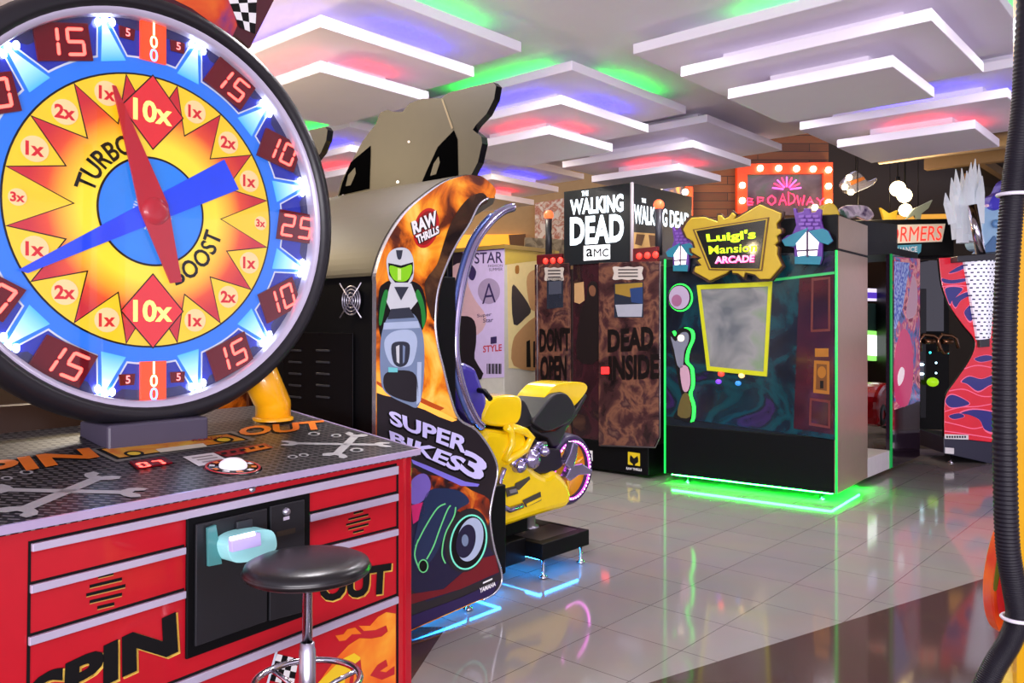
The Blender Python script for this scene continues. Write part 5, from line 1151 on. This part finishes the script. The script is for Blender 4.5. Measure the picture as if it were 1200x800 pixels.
# ================================================================ photo booth with magazine cover posters
PF = Fr((-.094, 10.0, 0), GRZ)
ph = thing('photo_booth', 'white photo booth with magazine cover posters behind the yellow motorcycle', 'photo booth', PF)
pz = PF.hit(591, 291, 'x', 0).z
b = MB(); b.box(PF, (0, 0, 0), (.95, 1.5, pz), mat('white booth panel', (214, 214, 208), .4, coat=.3)); pbx = b.build('shell', ph, .01)
Q = lambda px, m, x=-.002, e=.001: b.art(PF, 'x', x, px, m, -e)
b = MB()
Q(((490, 300), (591, 292), (591, 442), (490, 446)), mat('lilac poster print', (198, 180, 226), .35, coat=.4, emit=.12))
Q(((490, 296), (591, 289.5), (591, 292.5), (490, 300)), mat('violet strip', (92, 60, 170), .4), -.002)
VIO = mat('dark violet ink', (58, 44, 96), .4)
b.ptext(PF, 'x', -.005, 'STAR', ((556, 296), (589, 294.5), (589, 308), (556, 309)), VIO, .01)
b.ptext(PF, 'x', -.005, 'FASHION', ((572, 310), (589, 309.5), (589, 312.5), (572, 313)), VIO, .0); b.ptext(PF, 'x', -.005, 'SUMMER', ((573, 314), (589, 313.5), (589, 317), (573, 317.5)), VIO, .0)
SKIN = mat('pale skin print', (214, 176, 190), .4)
Q(cv([(515, 330), (520, 305), (540, 298), (552, 312), (548, 330), (556, 350), (570, 372), (560, 392), (530, 396), (500, 392), (502, 360)], 3, True), SKIN, -.0035)
Q(cv([(549, 318), (552, 310), (558, 318), (555, 328), (550, 326)], 3, True), VIO, -.005)
Q(cv([(510, 300), (524, 294), (542, 296), (546, 306), (530, 312), (520, 340), (508, 350)], 3, True), mat('dark hair print', (40, 30, 46), .4), -.005)
Q(cv([(498, 378), (540, 370), (556, 376), (558, 400), (556, 420), (564, 444), (496, 446)], 3, True), mat('black dress print', (34, 28, 36), .4), -.006)
Q(ell(573, 341, 13, 15), mat('grey lilac disc', (168, 150, 190), .4), -.0042)
b.ptext(PF, 'x', -.007, 'A', ((565, 333), (581, 331), (581, 354), (565, 356)), VIO, -.01)
for q_, s in ((((559, 368), (576, 366), (576, 371), (559, 373)), 'Super'), (((566, 373), (578, 372), (578, 377), (566, 378)), 'Star')): b.ptext(PF, 'x', -.005, s, q_, VIO, .01)
Q(((575, 395), (582, 394), (582, 402), (575, 403)), VIO, -.005)
b.ptext(PF, 'x', -.005, 'STYLE', ((566, 405), (588, 403), (588, 411), (566, 413)), mat('red ink', (200, 40, 60), .4), .02)
for k in range(9): Q(((570.5 + k * 2, 426), (571.5 + k * 2 + (k % 2) * .6, 426), (571.5 + k * 2 + (k % 2) * .6, 438), (570.5 + k * 2, 438)), INK, -.005)
b.build('cover_poster', pbx)
b = MB(); Q2 = lambda px, m, y=-.002, e=.001: b.art(PF, 'y', y, px, m, -e)
Q2(((594, 296), (655, 300), (655, 436), (596, 431)), mat('cream poster print', (226, 206, 150), .4, coat=.3, emit=.1)); Q2(((592, 291), (655, 294), (655, 302), (592, 310)), mat('yellow band print', (206, 180, 70), .4), -.0035)
Q2(cv([(600, 336), (608, 340), (622, 362), (616, 372), (602, 380)], 3, True), mat('dark hair print'), -.0035); Q2(cv([(617, 330), (622, 318), (632, 318), (634, 340), (632, 360), (622, 362)], 3, True), mat('warm face print', (206, 158, 110), .4), -.0035)
Q2(cv([(601, 400), (610, 386), (626, 372), (636, 374), (634, 430), (602, 428)], 3, True), mat('tan body print', (196, 150, 104), .4), -.0045); Q2(((617, 400), (621, 398), (622, 430), (617, 430)), INK, -.006); Q2(((625, 400), (628, 399), (629, 431), (625, 430)), INK, -.006)
Q2(cv([(604, 312), (608, 311), (608, 320), (604, 320)], 2, True), mat('amber ink', (170, 110, 30)), -.0045); b.build('portrait_poster', pbx)
b = MB(); b.box(PF, (-.02, -.02, pz), (.97, 1.52, pz + .05), mat('ochre roof trim', (150, 124, 60), .4)); b.build('roof_trim', ph)

# ================================================================ far wall furniture
sgn = thing('shop_sign', 'long amber lit shop sign on the far wall above the photo booth', 'sign', Fr((-1.2, 14.5, 2.6), 0))
b = MB(); b.ext([UV(u, v, 14.5) for u, v in ((470, 276), (616, 274), (616, 292), (470, 293))], (0, .15, 0), mat('amber lit sign', (240, 160, 40), emit=.7)); b.build('sign_box', sgn, .01)
b = MB(); b.ext([UV(u, v, 14.48) for u, v in ((596, 275), (616, 274), (616, 292), (598, 292))], (0, .01, 0), mat('brown sign end', (90, 56, 20), .4, emit=.1)); b.build('sign_end', sgn)
mur = tag(MB().ext([UV(u, v, 14.5) for u, v in ((627, 238), (662, 232), (662, 545), (627, 545))], (0, .098, 0), rampmat('red white mottled mural', [(.4, (220, 206, 186)), (.52, (176, 100, 70)), (.6, (216, 196, 170)), (.75, (140, 90, 70))], 9, 6, .6, .5, .1)).build('mural_panel'), 'mottled red and white mural panel on far wall, behind the left lamp stalk', 'wall panel')
led = tag(MB().ext([UV(u, v, 12.2) for u, v in ((615, 278), (665, 281), (665, 560), (612, 560))], (0, .4, 0), rampmat('grey patterned frieze', [(.4, (116, 104, 84)), (.6, (176, 164, 136)), (.8, (70, 60, 50))], 10, 5, .6, .5)).build('stone_partition'), 'grey patterned stone partition beneath the mural panel', 'partition')
# neon sign with bulbs on the plank wall
NS = Fr((UV(921, 260, 12.9).x, 12.9, UV(921, 260, 12.9).z), 0)
neon = thing('neon_marquee_sign', 'red bulb framed sign with pink neon lettering on the plank wall', 'sign', NS)
RO = mat('orange red frame', (222, 66, 26), .4, emit=.25)
b = MB()
for q in (((864, 192), (976, 190), (976, 203), (864, 204)), ((864, 204), (876, 204), (876, 250), (864, 250)), ((965, 203), (976, 203), (976, 250), (965, 250))): b.ext([UV(u, v, 12.86) for u, v in q], (0, .12, 0), RO)
b.build('frame', neon)
b = MB(); b.ext([UV(u, v, 12.92) for u, v in ((875, 203), (966, 202), (966, 252), (875, 252))], (0, .04, 0), rampmat('dim green violet backing', [(.35, (56, 50, 56)), (.5, (96, 84, 96)), (.62, (50, 96, 60)), (.8, (80, 60, 96))], 1.6, 4, .5, .2, .15, coat=.6)); b.build('backing', neon)
BULB = mat('warm white bulb', (255, 232, 190), emit=7.0)
for u, v in ((891, 197), (912.5, 197), (933.5, 197.5), (953, 198), (971, 199), (870, 217), (870, 235), (971, 218), (971, 237), (955, 243)):
    bb = MB(); bb.ball(UV(u, v, 12.82), .05, BULB, 12, 8); bb.build('bulb', neon)
NEO = mat('pink red neon tube', (255, 50, 90), emit=2.2); NEV = mat('violet pink neon tube', (230, 90, 220), emit=1.6)
def neonline(uvs, m, r=.012):
    bb.tube([UV(u, v, 12.86) for u, v in uvs], r, m, 6)
bb = MB(); G = {'B': [[(0, 0), (0, 1), (.7, .85), (.6, .55), (0, .5), (.8, .35), (.7, .05), (0, 0)]], 'R': [[(0, 0), (0, 1), (.8, .9), (.7, .55), (0, .5), (.8, 0)]], 'O': [[(.5, 0), (0, .3), (0, .7), (.5, 1), (1, .7), (1, .3), (.5, 0)]], 'A': [[(0, 0), (.5, 1), (1, 0)], [(.2, .4), (.8, .4)]], 'D': [[(0, 0), (0, 1), (.7, .8), (.9, .5), (.7, .2), (0, 0)]], 'W': [[(0, 1), (.25, 0), (.5, .7), (.75, 0), (1, 1)]], 'Y': [[(0, 1), (.5, .5), (1, 1)], [(.5, .5), (.5, 0)]]}
HGT = [8, 9, 11, 13, 15, 11, 9, 8]; xs = [876, 888, 900, 913, 924, 934, 945, 957]
for ch, h, x in zip('BROADWAY', HGT, xs):
    for st in G[ch]: neonline([(x + 8.5 * p, 240 - h * r_ + (0 if h > 9 else 0)) for p, r_ in st], NEO)
bb.build('neon_lettering', neon)
bb = MB()
for k in range(9):
    a = math.radians(8 + 164 * k / 8); neonline([(922 + 4 * math.cos(a), 222 - 3 * math.sin(a)), (922 + 17 * math.cos(a), 222 - 15 * math.sin(a))], NEO if k % 2 else NEV)
bb.build('neon_fan', neon)
mq = thing('bulb_marquee', 'small blue and orange bulb lit marquee left of the plank wall', 'sign', Fr((UV(790, 235, 12.6).x, 12.6, UV(790, 235, 12.6).z), 0))
b = MB(); b.ext([UV(u, v, 12.6) for u, v in ((744, 214), (800, 218), (800, 262), (744, 262))], (0, .1, 0), rampmat('blue orange poster', [(.4, (40, 60, 150)), (.5, (60, 50, 70)), (.6, (220, 150, 60))], 3, 3, .5, .4, .2)); b.build('board', mq)
b = MB(); b.ext([UV(u, v, 12.55) for u, v in ((804, 218), (812, 219), (812, 262), (804, 262))], (0, .12, 0), RO); b.build('frame', mq)
for u, v in ((803, 225), (795, 242), (775, 218)):
    bb = MB(); bb.ball(UV(u, v, 12.45), .05, BULB, 12, 8); bb.build('bulb', mq)
# hanging things below the open ceiling
for k, (u, v, Y, r, lab) in enumerate(((1052, 221, 11.4, .105, 'uppermost of three bright warm globe lamps hanging over the robot machine'), (1060, 229, 11.6, .10, 'middle of three bright warm globe lamps hanging over the robot machine'), (1061, 246, 11.8, .09, 'lowest of three bright warm globe lamps hanging over the robot machine'))):
    t = thing('globe_lamp', lab, 'lamp', Fr(UV(u, v, Y), 0), 'hanging globe lamps')
    b = MB(); b.ball(UV(u, v, Y), r, mat('hot warm globe', (255, 222, 160), emit=9.0), 18, 12); b.build('globe', t)
    b = MB(); p = UV(u, v, Y); b.tube([p + Vector((0, 0, r * .9)), Vector((p.x, p.y, 4.24))], .008, BLACK, 6); b.tube([p + Vector((0, 0, r * .9)), p + Vector((0, 0, r + .06))], .03, BLACK, 10); b.build('cord', t)
fish = thing('hanging_silver_fish', 'silver fish shaped ornament hanging near the plank wall, studded with bulbs', 'ornament', Fr(UV(1003, 213, 10.6), 0))
b = MB(); b.ext([UV(u, v, 10.6) for u, v in cv([(988, 214), (994, 206), (1003, 200), (1012, 206), (1018, 212), (1028, 208), (1024, 216), (1012, 222), (1000, 226), (991, 222)], 3, True)], (0, .14, 0), mat('silver foil', (206, 208, 220), .2, .8)); fb2 = b.build('body', fish, .03)
b = MB(); b.ext([UV(u, v, 10.585) for u, v in ((996, 212), (1012, 207), (1014, 210), (998, 217))], (0, .01, 0), mat('orange foil stripe', (220, 130, 60), .3, .4)); b.build('stripe', fb2)
for u, v in ((995, 208), (990, 219), (997, 225)):
    bb = MB(); bb.ball(UV(u, v, 10.5), .04, BULB, 12, 8); bb.build('bulb', fish)
b = MB(); b.tube([UV(1003, 201, 10.65), Vector((UV(1003, 201, 10.65).x, 10.65, 4.24))], .006, BLACK, 6); b.build('cord', fish)
drg = thing('hanging_glider', 'violet and green winged ornament hanging over the booth corner', 'ornament', Fr(UV(1004, 251, 10.2), 0))
b = MB(); b.ext([UV(u, v, 10.2) for u, v in cv([(984, 248), (990, 241), (1004, 240), (1018, 242), (1025, 252), (1018, 258), (1006, 254), (994, 256)], 3, True)], (0, .1, 0), rampmat('violet green foil', [(.35, (60, 30, 80)), (.5, (206, 190, 206)), (.6, (40, 90, 70)), (.75, (90, 30, 60))], 5, 3, .6, .3)); b.build('wing', drg, .02)
b = MB(); b.tube([UV(1005, 242, 10.25), Vector((UV(1005, 242, 10.25).x, 10.25, 4.24))], .006, BLACK, 6); b.build('cord', drg)
star_ = thing('hanging_yellow_star', 'yellow pointed ornament hanging behind the booth header box', 'ornament', Fr(UV(1040, 255, 12.2), 0))
b = MB(); b.ext([UV(u, v, 12.2) for u, v in ((1032, 243), (1042, 250), (1052, 246), (1050, 258), (1056, 270), (1042, 264), (1034, 268), (1036, 256))], (0, .06, 0), mat('yellow foil', (206, 180, 40), .4)); b.build('star_body', star_)
b = MB(); b.tube([UV(1043, 252, 12.23), Vector((UV(1043, 252, 12.23).x, 12.23, 4.24))], .006, BLACK, 6); b.build('cord', star_)
plane = thing('hanging_paper_plane', 'pale teal folded wing hanging above the red lettered sign', 'ornament', Fr(UV(1078, 250, 11.0), 0))
b = MB(); b.ext([UV(u, v, 11.0) for u, v in ((1058, 262), (1072, 244), (1093, 234), (1088, 244), (1080, 250), (1078, 262), (1072, 252), (1064, 256))], (0, .05, 0), mat('pale teal foil', (160, 176, 160), .35, .3)); b.build('wing', plane)
b = MB(); b.tube([UV(1076, 246, 11.02), Vector((UV(1076, 246, 11.02).x, 11.02, 4.24))], .006, BLACK, 6); b.build('cord', plane)
cst = tag(MB().ext([UV(u, v, 14.45) for u, v in ((1040, 252), (1130, 250), (1130, 268), (1040, 268))], (0, .14, 0), mat('amber glow-painted wall', (220, 160, 60), emit=.5)).build('glow_wall_strip'), 'amber glow-painted wall strip high behind the red lettered sign', 'sign')  # emission stands in for yellow light on this strip of wall
crn = thing('gold_crown', 'gold crown top peeking over the booth beside the right house sign', 'ornament', Fr(UV(973, 248, 8.2), 0))
b = MB(); b.ext([UV(u, v, 8.2) for u, v in cv([(962, 252), (965, 243), (972, 237), (980, 241), (985, 252)], 4)], (0, .2, 0), GOLD); b.build('crown_body', crn, .02)
# ================================================================ camera, light, view
cam = bpy.data.cameras.new('camera'); co = bpy.data.objects.new('camera', cam); COL.objects.link(co)
cam.sensor_width = 36; cam.lens = 36 * CF / 1200; cam.shift_y = -(400 - HV) / 1200; cam.clip_start = .05
co.location = CAM; co.rotation_euler = (PI / 2, 0, 0); SC.camera = co
w = bpy.data.worlds.new('world'); SC.world = w; w.use_nodes = True
bg = w.node_tree.nodes['Background']; bg.inputs[0].default_value = (.66, .61, .78, 1); bg.inputs[1].default_value = 1.1
def area(name, loc, size, power, col=(1, 1, 1), rot=(0, 0, 0)):
    l = bpy.data.lights.new(name, 'AREA'); l.energy = power; l.size = size; l.color = col
    o = bpy.data.objects.new(name, l); COL.objects.link(o); o.location = loc; o.rotation_euler = rot; return o
def point(name, loc, power, col=(1, 1, 1), r=.06):
    l = bpy.data.lights.new(name, 'POINT'); l.energy = power; l.color = col; l.shadow_soft_size = r
    o = bpy.data.objects.new(name, l); COL.objects.link(o); o.location = loc; return o
for k, (i, j, p, c) in enumerate(((-.5, -.5, 110, (1, .95, 1)), (.5, .5, 60, (1, .9, .72)), (.5, -.5, 90, (1, .95, 1)), (-.5, .5, 80, (1, .92, .8)), (-1.5, -.5, 110, (1, .95, 1)), (-.5, -1.5, 90, (1, .93, 1)), (.5, -1.5, 60, (1, .93, 1)), (-1.5, .5, 90, (1, .9, .8)))):
    q = CBASE + RV * (2.15 * i) + LV * (2.75 * j)
    area('ceiling fill', (q.x, q.y, 3.5), .45, p * .42, c)  # added soft lights between the panel clusters, without fixtures
backfill = area('added fill behind camera', (.6, -8.5, .6), 11.0, 1150, (1, .95, 1), (PI / 2 + .12, 0, 0)); backfill.data.shape = 'RECTANGLE'; backfill.data.size_y = 1.4  # added unseen fill light, brightens the ceiling undersides and the fronts
point('warm fill', (-2.3, 4.7, 2.7), 45, (1, .78, .45), .12)  # added light hidden behind the wheel, warms the left ceiling panels
for q in ((4.6, 10.6, 3.0), (2.5, 12.0, 3.4), (-1.0, 12.6, 3.0), (5.5, 12.5, 3.4)): point('warm fill', q, 45, (1, .72, .38), .12)  # added warm point lights for the far zone, apart from the modelled bulbs
vs = SC.view_settings; vs.view_transform = 'Standard'; vs.look = 'None'; vs.exposure = 0.33; vs.gamma = 1.0; vs.use_curve_mapping = False
SC.cycles.use_denoising = True; SC.cycles.max_bounces = 8; SC.cycles.sample_clamp_indirect = 6; SC.cycles.caustics_reflective = False; SC.cycles.caustics_refractive = False; SC.cycles.transparent_max_bounces = 12
